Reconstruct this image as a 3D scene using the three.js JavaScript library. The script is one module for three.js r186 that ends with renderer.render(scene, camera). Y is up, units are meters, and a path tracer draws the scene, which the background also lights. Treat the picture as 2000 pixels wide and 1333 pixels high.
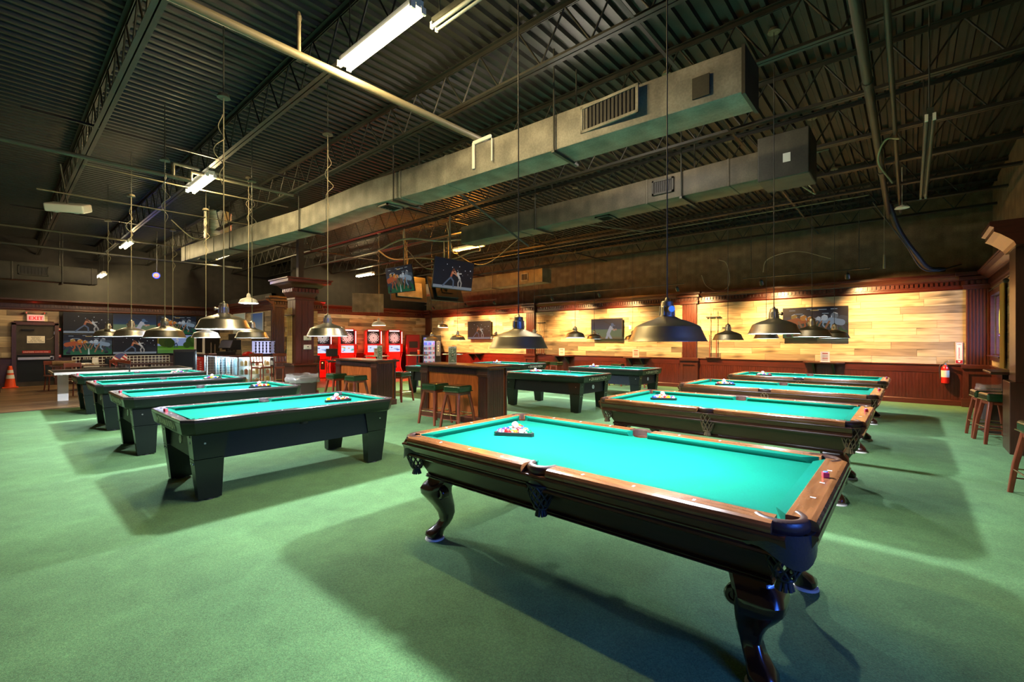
import * as THREE from 'three';
import { mergeGeometries, mergeVertices, toCreasedNormals } from 'three/addons/utils/BufferGeometryUtils.js';
import { RoundedBoxGeometry } from 'three/addons/geometries/RoundedBoxGeometry.js';
import { RectAreaLightUniformsLib } from 'three/addons/lights/RectAreaLightUniformsLib.js';

// ---------------------------------------------------------------- camera, renderer, exposure, light strengths
RectAreaLightUniformsLib.init();
const scene = new THREE.Scene();
scene.background = new THREE.Color(0x000000);
const FOCAL = 885;                                        // pixels, for a 2000 x 1333 frame
const camera = new THREE.PerspectiveCamera(2 * Math.atan(666.5 / FOCAL) * 180 / Math.PI, 2000 / 1333, 0.05, 100);
camera.position.set(0, 1.52, 0);
camera.rotation.y = -48.7 * Math.PI / 180;
scene.add(camera);
const renderer = new THREE.WebGLRenderer({ antialias: true });
renderer.toneMapping = THREE.LinearToneMapping;
renderer.toneMappingExposure = 0.45;
renderer.shadowMap.enabled = true;
renderer.shadowMap.type = THREE.PCFSoftShadowMap;
const PENDANT = 52, TUBE = 10.5, TRACK = 190;                 // candela of a pendant lamp, of a third of a strip light, of a track head
const COOL = 0xe9f2ff, WARM = 0xffe0a0, AMBER = 0xff9a30;

// ---------------------------------------------------------------- helpers
let seed = 20240607;
const rnd = () => { seed = (seed + 0x6d2b79f5) | 0; let t = Math.imul(seed ^ (seed >>> 15), 1 | seed); t = (t + Math.imul(t ^ (t >>> 7), 61 | t)) ^ t; return ((t ^ (t >>> 14)) >>> 0) / 4294967296; };
const rr = (a, b) => a + (b - a) * rnd();
const PI = Math.PI, V = (x, y, z) => new THREE.Vector3(x, y, z);
const hash = (x, y, s) => { let h = Math.imul(x, 374761393) ^ Math.imul(y, 668265263) ^ Math.imul(s, 1442695041); h = Math.imul(h ^ (h >>> 13), 1274126177); return ((h ^ (h >>> 16)) >>> 0) / 4294967296; };
function vnoise(x, y, px, py, s) {                        // value noise with period px, py
  const xi = Math.floor(x), yi = Math.floor(y), f = (t) => t * t * (3 - 2 * t), fx = f(x - xi), fy = f(y - yi);
  const m = (a, n) => ((a % n) + n) % n, h = (i, j) => hash(m(xi + i, px), m(yi + j, py), s);
  return (h(0, 0) * (1 - fx) + h(1, 0) * fx) * (1 - fy) + (h(0, 1) * (1 - fx) + h(1, 1) * fx) * fy;
}
function dataTex(w, h, fn, srgb = true, rx = 1, ry = 1) {
  const d = new Uint8Array(w * h * 4);
  for (let j = 0; j < h; j++) for (let i = 0; i < w; i++) { const c = fn(i / w, j / h), k = (j * w + i) * 4; for (let q = 0; q < 3; q++) d[k + q] = Math.max(0, Math.min(255, c[q] * 255)); d[k + 3] = 255; }
  const t = new THREE.DataTexture(d, w, h, THREE.RGBAFormat);
  t.wrapS = t.wrapT = THREE.RepeatWrapping; t.magFilter = THREE.LinearFilter; t.minFilter = THREE.LinearMipmapLinearFilter; t.generateMipmaps = true;
  if (srgb) t.colorSpace = THREE.SRGBColorSpace;
  t.repeat.set(rx, ry); t.needsUpdate = true; return t;
}
function canvasTex(w, h, draw) {
  const c = document.createElement('canvas'); c.width = w; c.height = h; draw(c.getContext('2d'), w, h);
  const t = new THREE.CanvasTexture(c); t.colorSpace = THREE.SRGBColorSpace; return t;
}
const mats = {};
function M(name, o) { const m = new THREE.MeshPhysicalMaterial(o); m.name = name; return (mats[name] = m); }
const C = (r, g, b) => new THREE.Color().setRGB(r, g, b);
function plain(g) {                                       // position, normal, uv and nothing else, without an index
  g = g.index ? g.toNonIndexed() : g;
  for (const k of Object.keys(g.attributes)) if (!['position', 'normal', 'uv'].includes(k)) g.deleteAttribute(k);
  if (!g.attributes.normal) g.computeVertexNormals();
  if (!g.attributes.uv) g.setAttribute('uv', new THREE.BufferAttribute(new Float32Array(g.attributes.position.count * 2), 2));
  return g;
}
const join = (...l) => { l = l.flat().map(plain); return l.length === 1 ? l[0] : mergeGeometries(l, false); };
function boxUV(g, upright = false, ox = 0, oy = 0) {      // uv in metres by the way each face looks; grain runs along u
  g = plain(g); const p = g.attributes.position, uv = g.attributes.uv, a = V(0, 0, 0), b = V(0, 0, 0), c = V(0, 0, 0);
  for (let i = 0; i < p.count; i += 3) {
    a.fromBufferAttribute(p, i); b.fromBufferAttribute(p, i + 1); c.fromBufferAttribute(p, i + 2);
    const n = b.clone().sub(a).cross(c.clone().sub(a)), ax = Math.abs(n.x), ay = Math.abs(n.y), az = Math.abs(n.z);
    [a, b, c].forEach((q, k) => {
      let u, v; if (ay >= ax && ay >= az) { u = q.x; v = q.z; } else if (ax >= az) { u = q.z; v = q.y; } else { u = q.x; v = q.y; }
      uv.setXY(i + k, (upright ? v : u) + ox, (upright ? u : v) + oy);
    });
  }
  return g;
}
const bx = (w, h, d, x = 0, y = 0, z = 0) => new THREE.BoxGeometry(w, h, d).translate(x, y, z);
const rb = (w, h, d, r, x = 0, y = 0, z = 0, s = 2) => new RoundedBoxGeometry(w, h, d, s, Math.min(r, w / 2.01, h / 2.01, d / 2.01)).translate(x, y, z);
const cyl = (r0, r1, h, x = 0, y = 0, z = 0, n = 16) => new THREE.CylinderGeometry(r0, r1, h, n).translate(x, y, z);
const cylX = (r, l, x = 0, y = 0, z = 0, n = 10) => new THREE.CylinderGeometry(r, r, l, n).rotateZ(PI / 2).translate(x, y, z);
const cylZ = (r, l, x = 0, y = 0, z = 0, n = 10) => new THREE.CylinderGeometry(r, r, l, n).rotateX(PI / 2).translate(x, y, z);
const lathe = (pts, n = 32) => new THREE.LatheGeometry(pts.map((p) => new THREE.Vector2(p[0], p[1])), n);
function rod(a, b, r, n = 8) { const d = V(...b).sub(V(...a)), l = d.length(); const g = new THREE.CylinderGeometry(r, r, l, n); g.applyQuaternion(new THREE.Quaternion().setFromUnitVectors(V(0, 1, 0), d.normalize())); return g.translate((a[0] + b[0]) / 2, (a[1] + b[1]) / 2, (a[2] + b[2]) / 2); }
const tube = (pts, r, n = 24, k = 6) => new THREE.TubeGeometry(new THREE.CatmullRomCurve3(pts.map((p) => V(...p))), n, r, k, false);
const shapeOf = (pts) => { const s = new THREE.Shape(); pts.forEach((p, i) => (i ? s.lineTo(p[0], p[1]) : s.moveTo(p[0], p[1]))); s.closePath(); return s; };
const extr = (shape, depth, bevel = 0) => new THREE.ExtrudeGeometry(shape, { depth, bevelEnabled: bevel > 0, bevelSize: bevel, bevelThickness: bevel, bevelSegments: 2, curveSegments: 10 });
const slab = (shape, h, y, bevel = 0) => extr(shape, h - 2 * bevel, bevel).rotateX(PI / 2).translate(0, y - bevel, 0);        // outline in (x, z), its top at y
const along = (pts, L, x0 = 0) => extr(shapeOf(pts), L).rotateY(-PI / 2).translate(x0 + L, 0, 0);                             // profile (out, y) swept along x, out = +z
function loft(rings, capped = true) {                     // rings of equal length, bottom to top
  const n = rings[0].length, pos = [], idx = [];
  rings.forEach((r) => r.forEach((p) => pos.push(...p)));
  for (let j = 0; j < rings.length - 1; j++) for (let i = 0; i < n; i++) { const a = j * n + i, b = j * n + (i + 1) % n; idx.push(a, a + n, b, b, a + n, b + n); }
  if (capped) [0, rings.length - 1].forEach((j) => { const c = [0, 1, 2].map((k) => rings[j].reduce((s, p) => s + p[k], 0) / n), m = pos.length / 3; pos.push(...c); for (let i = 0; i < n; i++) { const a = j * n + i, b = j * n + (i + 1) % n; j ? idx.push(m, b, a) : idx.push(m, a, b); } });
  const g = new THREE.BufferGeometry(); g.setAttribute('position', new THREE.Float32BufferAttribute(pos, 3)); g.setIndex(idx); g.computeVertexNormals();
  const p = g.attributes.position; let vol = 0; for (let i = 0; i < idx.length; i += 3) { const a = V(0, 0, 0).fromBufferAttribute(p, idx[i]), b = V(0, 0, 0).fromBufferAttribute(p, idx[i + 1]), c = V(0, 0, 0).fromBufferAttribute(p, idx[i + 2]); vol += a.dot(b.cross(c)); }
  if (vol < 0) { for (let i = 0; i < idx.length; i += 3) [idx[i], idx[i + 1]] = [idx[i + 1], idx[i]]; g.setIndex(idx); g.computeVertexNormals(); }
  return toCreasedNormals(g, 0.7);
}
const hexa = (b, t) => loft([b, t]);                      // two rings of four corners: a block with sloping sides
const used = {};
function numbered(n) { used[n] = (used[n] ?? -1) + 1; return used[n] ? n + '_' + String(used[n]).padStart(3, '0') : n; }
function tag(o, label, category, group) { o.userData.label = label; o.userData.category = category; if (group) o.userData.group = group; return o; }
function thing(name, label, category, p = [0, 0, 0], turn = 0, group) { const o = new THREE.Group(); o.name = numbered(name); o.position.set(...p); o.rotation.y = turn; scene.add(o); return tag(o, label, category, group); }
function part(name, geo, mat, parent) { const m = new THREE.Mesh(Array.isArray(geo) ? join(geo) : geo, mat); m.name = name; m.castShadow = m.receiveShadow = true; parent.add(m); return m; }
function solo(name, label, category, geo, mat, p = [0, 0, 0], turn = 0, group) { const m = part(numbered(name), geo, mat, scene); m.position.set(...p); m.rotation.y = turn; return tag(m, label, category, group); }
function struct(name, p = [0, 0, 0], turn = 0) { const o = new THREE.Group(); o.name = name; o.position.set(...p); o.rotation.y = turn; o.userData.kind = 'structure'; scene.add(o); return o; }
function structMesh(name, geo, mat) { const m = part(name, geo, mat, scene); m.userData.kind = 'structure'; return m; }
const stuff = (m) => { m.userData.kind = 'stuff'; return m; };
function copyOf(src, p, turn, label, group) { const c = src.clone(); c.name = numbered(src.name.replace(/_\d{3}$/, '')); c.userData = { ...src.userData, label }; if (group) c.userData.group = group; c.position.set(...p); c.rotation.y = turn; scene.add(c); return c; }
function lampLight(x, y, z, color, cd, size = 1.5, parent = scene) { const l = new THREE.PointLight(color, cd, 0, 2); l.position.set(x, y, z); l.castShadow = true; l.shadow.radius = size; l.shadow.mapSize.set(512, 512); l.shadow.bias = -0.002; parent.add(l); return l; }

// ---------------------------------------------------------------- textures and materials
const woodTone = (sx, k, s) => dataTex(512, 512, (u, v) => {
  const w = vnoise(u * 3, v * 4, 3, 4, s) * 1.6, n = vnoise(u * 4 + 0, v * 40 + w * 4, 4, 40, s + 1) * .5 + vnoise(u * 10, v * 128, 10, 128, s + 2) * .35 + vnoise(u * 3, v * 10, 3, 10, s + 3) * .5;
  const t = 1 - k * (n / 1.35); return [t, t * (1 - .06 * n), t * (1 - .12 * n)];
}, true, sx, sx);
const grain = woodTone(1, .55, 3), grainSoft = woodTone(1.1, .34, 9);
const plankGrain = dataTex(1024, 256, (u, v) => {
  const w = vnoise(u * 2, v * 3, 2, 3, 31) * 2, n = vnoise(u * 6, v * 30 + w * 3, 6, 30, 32) * .5 + vnoise(u * 14, v * 90, 14, 90, 33) * .3 + vnoise(u * 3, v * 6, 3, 6, 34) * .55;
  let t = 1 - .42 * (n / 1.35); const k = vnoise(u * 5, v * 9, 5, 9, 35); if (k > .8) t -= (k - .8) * 1.1;
  return [t, t * .985, t * .96];
}, true, .5, 1.4);
const carpetMap = dataTex(1024, 1024, (u, v) => {
  const f = hash(Math.floor(u * 1024), Math.floor(v * 1024), 5), m = vnoise(u * 340, v * 340, 340, 340, 6), c = vnoise(u * 5, v * 5, 5, 5, 7), d = vnoise(u * 19, v * 19, 19, 19, 8);
  const t = .64 + .13 * f + .16 * (m - .5) + .1 * (c - .5) + .07 * (d - .5); return [t * .60 + (f > .93 ? .1 : 0), t * .92, t * .685];
}, true, .5, .5);
const carpetBump = dataTex(512, 512, (u, v) => { const t = hash(Math.floor(u * 512), Math.floor(v * 512), 15) * .6 + .4 * vnoise(u * 200, v * 200, 200, 200, 16); return [t, t, t]; }, false, 1, 1);
const feltMap = dataTex(512, 512, (u, v) => { const t = .9 + .07 * hash(Math.floor(u * 512), Math.floor(v * 512), 25) + .05 * (vnoise(u * 6, v * 6, 6, 6, 26) - .5), k = vnoise(u * 26 + 3 * vnoise(u * 4, v * 4, 4, 4, 28), v * 9, 26, 9, 27), c = k > .84 ? (k - .84) * .9 : 0; return [t * .9 + c, t, t + c * .2]; }, true, .7, .7);
const laminate = dataTex(1024, 1024, (u, v) => {
  const row = Math.floor(v * 8), ou = u + hash(row, 1, 41) , col = Math.floor(ou * 1.0), fv = v * 8 - row, h = hash(row, col, 42), n = vnoise(u * 8, v * 200, 8, 200, 43) * .5 + vnoise(u * 4, v * 40, 4, 40, 44) * .5;
  let t = .62 + .26 * h - .22 * n; if (fv < .03 || Math.abs(ou - Math.round(ou)) < .002) t *= .6; return [t, t * .86, t * .68];
}, true, .7, .7);
const dustMap = dataTex(512, 512, (u, v) => { const a = vnoise(u * 30, v * 3, 30, 3, 51), b = vnoise(u * 9, v * 9, 9, 9, 52), c = vnoise(u * 90, v * 90, 90, 90, 53); const t = .74 + .05 * (a - .5) + .22 * (b - .5) + .1 * (c - .5); return [t, t * .985, t * .95]; }, true, .8, .8);
const scuff = dataTex(256, 256, (u, v) => { const t = .55 + .3 * vnoise(u * 8, v * 8, 8, 8, 61) + .15 * vnoise(u * 40, v * 40, 40, 40, 62); return [t, t, t]; }, false, 1, 1);
const leatherBump = dataTex(256, 256, (u, v) => { const t = vnoise(u * 40, v * 40, 40, 40, 71) * .6 + vnoise(u * 90, v * 90, 90, 90, 72) * .4; return [t, t, t]; }, false, 3, 3);

M('carpet', { map: carpetMap, color: C(.76, .67, .46), roughness: 1, bumpMap: carpetBump, bumpScale: .002, sheen: .3, sheenRoughness: .8, sheenColor: C(.2, .4, .3) });
M('laminate_floor', { map: laminate, color: C(.62, .5, .36), roughness: .38, clearcoat: .15, clearcoatRoughness: .3 });
M('felt', { map: feltMap, color: C(.002, .160, .102), roughness: 1, specularIntensity: .2 });
M('rail_walnut', { map: grain, color: C(.50, .21, .075), roughness: .32, roughnessMap: scuff, clearcoat: .5, clearcoatRoughness: .2 });
M('rail_edge', { map: grainSoft, color: C(.12, .042, .019), roughness: .3, clearcoat: .6, clearcoatRoughness: .15 });
M('espresso_wood', { map: grainSoft, color: C(.060, .027, .014), roughness: .3, clearcoat: .5, clearcoatRoughness: .18 });
M('carved_wood', { map: grainSoft, color: C(.045, .014, .009), roughness: .22, clearcoat: .8, clearcoatRoughness: .1 });
M('pocket_leather', { color: C(.055, .026, .020), roughness: .38, bumpMap: leatherBump, bumpScale: .001, clearcoat: .25, clearcoatRoughness: .3 });
M('shield_leather', { color: C(.020, .022, .026), roughness: .36, bumpMap: leatherBump, bumpScale: .001, clearcoat: .35, clearcoatRoughness: .3 });
M('net_leather', { color: C(.19, .13, .065), roughness: .45, bumpMap: leatherBump, bumpScale: .001 });
M('pocket_liner', { color: C(.012, .011, .012), roughness: .6 });
M('black_laminate', { color: C(.006, .009, .009), specularIntensity: .65, roughness: .3, clearcoat: .2, clearcoatRoughness: .25 });
M('black_rail', { color: C(.055, .045, .048), roughness: .26, clearcoat: .5, clearcoatRoughness: .15 });
M('charcoal_panel', { color: C(.008, .013, .02), specularIntensity: .5, roughness: .5 });
M('table_top_paint', { color: C(.02, .02, .022), specularIntensity: .2, roughness: .85 });
M('dark_red_plastic', { color: C(.22, .006, .008), roughness: .35 });
M('white_print', { color: C(.75, .76, .70), roughness: .5 });
M('mahogany', { map: grainSoft, color: C(.135, .024, .013), roughness: .34, clearcoat: .35, clearcoatRoughness: .22 });
M('mahogany_upright', { map: grainSoft, color: C(.125, .030, .017), roughness: .36, clearcoat: .35, clearcoatRoughness: .22 });
M('mahogany_dark', { map: grainSoft, color: C(.085, .026, .016), roughness: .38, clearcoat: .3, clearcoatRoughness: .25 });
M('bar_wood', { map: grainSoft, color: C(.82, .22, .055), roughness: .4, specularIntensity: .6, clearcoat: .1, clearcoatRoughness: .25 });
M('upper_wall_paint', { map: dustMap, color: C(.24, .18, .11), roughness: .8 });
M('black_wall_paint', { map: dustMap, color: C(.030, .028, .026), roughness: .75 });
M('plank_gap', { color: C(.05, .035, .02), roughness: .9 });
const PLANK = [[.80, .62, .38], [.77, .57, .33], [.84, .69, .45], [.72, .55, .33], [.34, .275, .20], [.50, .39, .26], [.84, .75, .56]].map((c, i) => M('plank_tone_' + i, { map: plankGrain, color: C(...c), roughness: .62 }));
M('deck_paint', { map: dustMap, color: C(.034, .032, .023), roughness: .55, metalness: .0 });
M('joist_paint', { map: dustMap, color: C(.03, .031, .023), roughness: .5 });
M('duct_wrap', { map: dustMap, color: C(.40, .395, .36), roughness: .55 });
M('duct_dark', { map: dustMap, color: C(.060, .058, .046), roughness: .6 });
M('pipe_paint', { map: dustMap, color: C(.27, .24, .165), roughness: .5 });
M('pipe_dark', { map: dustMap, color: C(.06, .066, .056), roughness: .5 });
M('cable', { color: C(.34, .29, .19), roughness: .6 });
M('cable_black', { color: C(.025, .025, .022), roughness: .5 });
M('steel', { color: C(.55, .55, .53), roughness: .35, metalness: 1 });
M('foil', { color: C(.92, .88, .76), roughness: .42, metalness: 1 });
M('brass_shade', { color: C(.68, .66, .63), roughness: .38, metalness: 1 });
M('pewter_shade', { color: C(.56, .50, .37), roughness: .44, metalness: 1 });
M('white_enamel', { color: C(.82, .82, .78), roughness: .4, side: THREE.DoubleSide });
M('white_plastic', { color: C(.78, .77, .72), roughness: .4 });
M('black_plastic', { color: C(.018, .018, .019), roughness: .35 });
M('green_vinyl', { color: C(.014, .052, .019), roughness: .22, clearcoat: .5, clearcoatRoughness: .15 });
M('stool_wood', { map: grainSoft, color: C(.32, .075, .035), roughness: .35, clearcoat: .3 });
M('brass_bar', { color: C(.75, .58, .33), roughness: .25, metalness: 1 });
M('red_plastic', { color: C(.62, .012, .012), roughness: .3, clearcoat: .5 });
M('red_glow', { color: C(.5, .02, .02), emissive: C(1, .04, .03), emissiveIntensity: 2.4 });
M('white_glow', { color: C(.8, .8, .8), emissive: C(1, .95, .95), emissiveIntensity: 3.5 });
M('cool_glow', { color: C(.8, .8, .8), emissive: C(.75, .9, 1), emissiveIntensity: 3.5 });
M('bulb_glow', { color: C(.9, .9, .9), emissive: C(1, .98, .94), emissiveIntensity: 40 });
M('tube_glow', { color: C(.9, .9, .9), emissive: C(1, .9, .62), emissiveIntensity: 26 });
M('tube_amber', { color: C(.9, .8, .5), emissive: C(1, .58, .14), emissiveIntensity: 9 });
M('tube_off', { color: C(.25, .27, .25), roughness: .3 });
M('cue_wood', { map: grainSoft, color: C(.80, .56, .20), roughness: .25, clearcoat: .5 });
M('glass', { color: C(.95, .98, .97), roughness: .03, transmission: 1, thickness: 0, ior: 1.5 });
M('orange_plastic', { color: C(.85, .09, .015), roughness: .45 });
M('red_paint', { color: C(.70, .02, .015), roughness: .25, clearcoat: .5 });
M('trash_brown', { color: C(.045, .026, .02), roughness: .6 });
M('bag_film', { color: C(.9, .88, .84), roughness: .22, transmission: .8, thickness: 0, side: THREE.DoubleSide });
M('chalk_red', { color: C(.55, .03, .05), roughness: .6 });
M('chalk_blue', { color: C(.08, .22, .6), roughness: .9 });
const m = mats;
// ---------------------------------------------------------------- floor, ceiling deck, outer shell
const X0 = -3.2, XE = 14.85, ZS = 1.4, ZD = -19, ZT = -22.3, DECK = 5.0, CROWN = 2.71, RAILH = .97;
{
  const f = struct('floor');
  part('carpet', boxUV(bx(XE - X0 + .4, .1, ZS + 14.35 + .2, (XE + X0) / 2, -.05, (ZS - 14.35) / 2 + .1)), m.carpet, f);
  part('laminate', boxUV(bx(XE - X0 + .4, .1, 8.25, (XE + X0) / 2, -.052, -14.35 - 4.125)), m.laminate_floor, f);
  part('threshold_strip', extr(shapeOf([[-.03, 0], [.03, 0], [.012, .007], [-.012, .007]]), 8).rotateY(PI / 2).translate(X0, 0, -14.35), m.steel, f);
}
{                                                         // ribbed steel deck: ribs run along x
  const pts = [], pitch = .152, z0 = ZT - .3, n = Math.ceil((ZS + .4 - z0) / pitch);
  for (let i = 0; i < n; i++) { const z = z0 + i * pitch; pts.push([z, DECK], [z + .045, DECK], [z + .062, DECK + .042], [z + .135, DECK + .042]); }
  const zEnd = z0 + n * pitch; pts.push([zEnd, DECK], [zEnd, DECK + .12], [z0, DECK + .12]);
  const g = extr(shapeOf(pts), XE - X0 + .5).rotateY(-PI / 2);                    // (z, y) swept along -x after the turn
  g.scale(1, 1, 1); const p = g.attributes.position; for (let i = 0; i < p.count; i++) p.setX(i, p.getX(i) + XE + .25);
  structMesh('ceiling', boxUV(g), m.deck_paint);
}
const wallWest = struct('wall_west', [X0, 0, 0], PI / 2);
part('wall_core', boxUV(bx(24, DECK + .1, .15, 11, (DECK + .1) / 2, -.075)), m.upper_wall_paint, wallWest);

// ---------------------------------------------------------------- panelled walls: local x along the wall, z out of it
const PW = 1.22, PH = .174;
const plankGeo = {};
function plank(len, v) { const k = len.toFixed(2) + '_' + v; if (!plankGeo[k]) plankGeo[k] = boxUV(rb(len - .004, PH - .004, .016, .002, 0, 0, 0, 1), false, v * .43 + len * .7, v * .61); return plankGeo[k]; }
function planks(w, x0, x1, y0, y1, skip = [], light = .2) {
  for (let r = 0, y = y0; y < y1 - .02; y += PH, r++) {
    let x = x0 - hash(r, Math.round(x1 * 10), 77) * PW;
    for (; x < x1 - .02; x += PW) {
      const a = Math.max(x, x0), b = Math.min(x + PW, x1), h = Math.min(PH, y1 - y), t = rnd(), v = Math.floor(rnd() * 4), tone = t < light ? (t < light * .55 ? 4 : 5) : [0, 1, 2, 0, 6, 2, 3][Math.floor(rnd() * 7)];
      if (b - a < .06 || skip.some((s) => a > s[0] && b < s[1] && y > s[2] && y + h < s[3])) continue;
      const cut = skip.find((s) => a < s[1] - .01 && b > s[0] + .01 && y + h / 2 < s[3] && y + h / 2 > s[2] && s[4]);
      const put = (p, q) => { if (q - p < .05) return; const L = Math.round((q - p) * 100) / 100, k = part('plank', plank(L, v), PLANK[tone], w); k.position.set((p + q) / 2, y + h / 2, .012 + .0015 * v); if (h < PH - .01) k.scale.y = h / PH; };
      if (cut) { put(a, Math.min(b, cut[0])); put(Math.max(a, cut[1]), b); } else put(a, b);
    }
  }
}
function wallShell(w, x0, x1, dark = false, top = DECK + .1) {
  part('wall_core', boxUV(bx(x1 - x0, CROWN + .1, .15, (x0 + x1) / 2, (CROWN + .1) / 2, -.075)), m.plank_gap, w);
  part('upper_wall', boxUV(bx(x1 - x0, top - CROWN - .1, .15, (x0 + x1) / 2, (top + CROWN + .1) / 2, -.075)), dark ? m.black_wall_paint : m.upper_wall_paint, w);
}
function wainscot(name, w, x0, x1, h = RAILH, mat = m.mahogany) {
  const g = [], n = Math.round((x1 - x0) / .062), bw = (x1 - x0) / n;
  for (let i = 0; i < n; i++) g.push(bx(bw - .004, h - .33, .012, x0 + (i + .5) * bw, .13 + (h - .33) / 2, .024));
  part('panel_board', boxUV(bx(x1 - x0, h, .018, (x0 + x1) / 2, h / 2, .009)), mat, w);
  stuff(part('beadboard', boxUV(join(g), true), mat, w));
  part('wainscot_band', boxUV(rb(x1 - x0, .17, .03, .004, (x0 + x1) / 2, h - .115, .024)), mat, w);
  part('chair_rail', boxUV(along([[0, 0], [.05, 0], [.062, .012], [.062, .028], [0, .034]], x1 - x0, x0).translate(0, h - .03, 0)), mat, w);
  const b = part('baseboard', boxUV(along([[0, 0], [.045, 0], [.045, .11], [.03, .128], [0, .135]], x1 - x0, x0)), mat, w);
  return b;
}
function crown(n, w, x0, x1, y = CROWN, mat = m.mahogany) {
  const c = new THREE.Group(); c.name = 'trim_' + n; c.userData.kind = 'structure'; c.position.copy(w.position); c.rotation.copy(w.rotation); scene.add(c);
  part('architrave', boxUV(along([[0, 0], [.045, 0], [.055, .014], [.045, .028], [.04, .034], [.04, .075], [.055, .084], [.055, .1], [0, .1]], x1 - x0, x0).translate(0, y, 0)), mat, c);
  part('frieze', boxUV(along([[0, .1], [.05, .1], [.05, .205], [0, .205]], x1 - x0, x0).translate(0, y, 0)), mat, c);
  const L = x1 - x0, k = Math.floor(L / .088), d = [];
  for (let i = 0; i < k; i++) d.push(bx(.052, .082, .035, x0 + (i + .5) * L / k, y + .152, .065));
  stuff(part('dentil_course', boxUV(join(d), true), mat, c));
  part('cornice', boxUV(along([[0, .205], [.1, .205], [.105, .222], [.125, .232], [.15, .25], [.19, .29], [.245, .312], [.26, .318], [.26, .348], [.275, .352], [.275, .372], [0, .372]], x1 - x0, x0).translate(0, y, 0)), mat, c);
  return c;
}
function flutedShaft(wd, dp, y0, y1, n, mat, parent) {    // front face with n reeds, back on z = 0
  const pts = [[-wd / 2, 0], [-wd / 2, dp - .012], [-wd / 2 + .012, dp]], f = (wd - .07) / n;
  for (let i = 0; i < n; i++) { const x = -wd / 2 + .035 + i * f; pts.push([x, dp], [x + .004, dp - .012], [x + f * .5 - .002, dp - .012], [x + f * .5 + .002, dp]); }
  pts.push([wd / 2 - .012, dp], [wd / 2, dp - .012], [wd / 2, 0]);
  const s = shapeOf(pts.map(([x, z]) => [x, -z])); return part('fluted_shaft', boxUV(extr(s, y1 - y0).rotateX(-PI / 2).translate(0, y0, 0), true), mat, parent);
}
function pilaster(n, w, x, wd = .44, mat = m.mahogany_upright) {
  const p = new THREE.Group(); p.name = 'trim_' + n; p.userData.kind = 'structure'; p.position.copy(w.position); p.rotation.copy(w.rotation); p.translateX(x); scene.add(p);
  const fr = (h0, h1) => [bx(wd + .1, .06, .03, 0, h1 - .03, .125), bx(wd + .1, .06, .03, 0, h0 + .03, .125), bx(.09, h1 - h0 - .12, .03, -wd / 2 - .005, (h0 + h1) / 2, .125), bx(.09, h1 - h0 - .12, .03, wd / 2 + .005, (h0 + h1) / 2, .125)];
  part('plinth', boxUV(rb(wd + .16, .2, .17, .008, 0, .1, .085)), mat, p);
  part('pedestal', boxUV(join(bx(wd + .1, .74, .11, 0, .57, .055), ...fr(.2, .82)), true), mat, p);
  part('pedestal_cap', boxUV(rb(wd + .16, .1, .17, .012, 0, RAILH - .04, .085)), mat, p);
  flutedShaft(wd, .1, RAILH, CROWN, 7, mat, p);
  const L = wd + .1, d = [];
  for (let i = 0; i < 6; i++) d.push(bx(.052, .082, .04, -L / 2 + (i + .5) * L / 6, CROWN + .152, .165));
  part('capital', boxUV(join(bx(L, .1, .15, 0, CROWN + .05, .075), rb(L + .04, .03, .175, .008, 0, CROWN + .09, .0875), bx(L, .105, .15, 0, CROWN + .152, .075), bx(L + .16, .07, .3, 0, CROWN + .24, .15), bx(L + .28, .075, .38, 0, CROWN + .335, .19))), mat, p);
  stuff(part('dentil_course', boxUV(join(d), true), mat, p));
  return p;
}
const wallEast = struct('wall_east', [XE, 0, 0], -PI / 2);                     // local x = world z
wallShell(wallEast, ZT - .3, ZS + .2);
planks(wallEast, ZD, ZS, RAILH, CROWN, [[-2.62, -1.3, 1.65, 2.4], [-8.9, -7.75, 1.6, 2.3]]);
wainscot('east', wallEast, ZD, ZS);
crown(1, wallEast, ZD, ZS);
pilaster(2, wallEast, 1.2, .46, m.mahogany_upright); pilaster(3, wallEast, -5.35, .46); pilaster(4, wallEast, -11.95, .46); pilaster(5, wallEast, -18.75, .46);

const wallNorth = struct('wall_north', [0, 0, ZD]);                            // behind the dart machines
wallShell(wallNorth, 8, XE + .1, true);
planks(wallNorth, 8, XE, RAILH, CROWN, [], .26);
wainscot('north', wallNorth, 8, XE, RAILH, m.mahogany);
crown(6, wallNorth, 8, XE);
const wallRecess = struct('wall_recess', [8, 0, -16.8], PI / 2);
part('wall_core', boxUV(bx(2.15, 3.2, .15, 1.1, 1.6, -.075)), m.black_wall_paint, wallRecess);

const wallBar = struct('wall_bar', [6.36, 0, 0], -PI / 2);   // side wall of the bar, local x = world z
wallShell(wallBar, ZT - .0, -16.8, true, 3.2);
planks(wallBar, ZT, -16.8, 1.0, 2.6, [], .25);
wainscot('bar', wallBar, ZT, -16.8, RAILH, m.mahogany_dark);
crown(7, wallBar, ZT, -16.55, 2.6, m.mahogany);
const wallCorner = struct('wall_corner', [0, 0, -16.8]);  // faces the room between the bar and the dart corner
wallShell(wallCorner, 6.36, 8.0, true, 3.2);
planks(wallCorner, 6.36, 8.0, RAILH, CROWN, [], .2);
wainscot('corner', wallCorner, 6.36, 8.08, RAILH, m.mahogany_dark);
crown(8, wallCorner, 6.3, 8.2, 2.65, m.mahogany);
pilaster(9, wallCorner, 6.55, .42, m.mahogany_dark);

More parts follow.
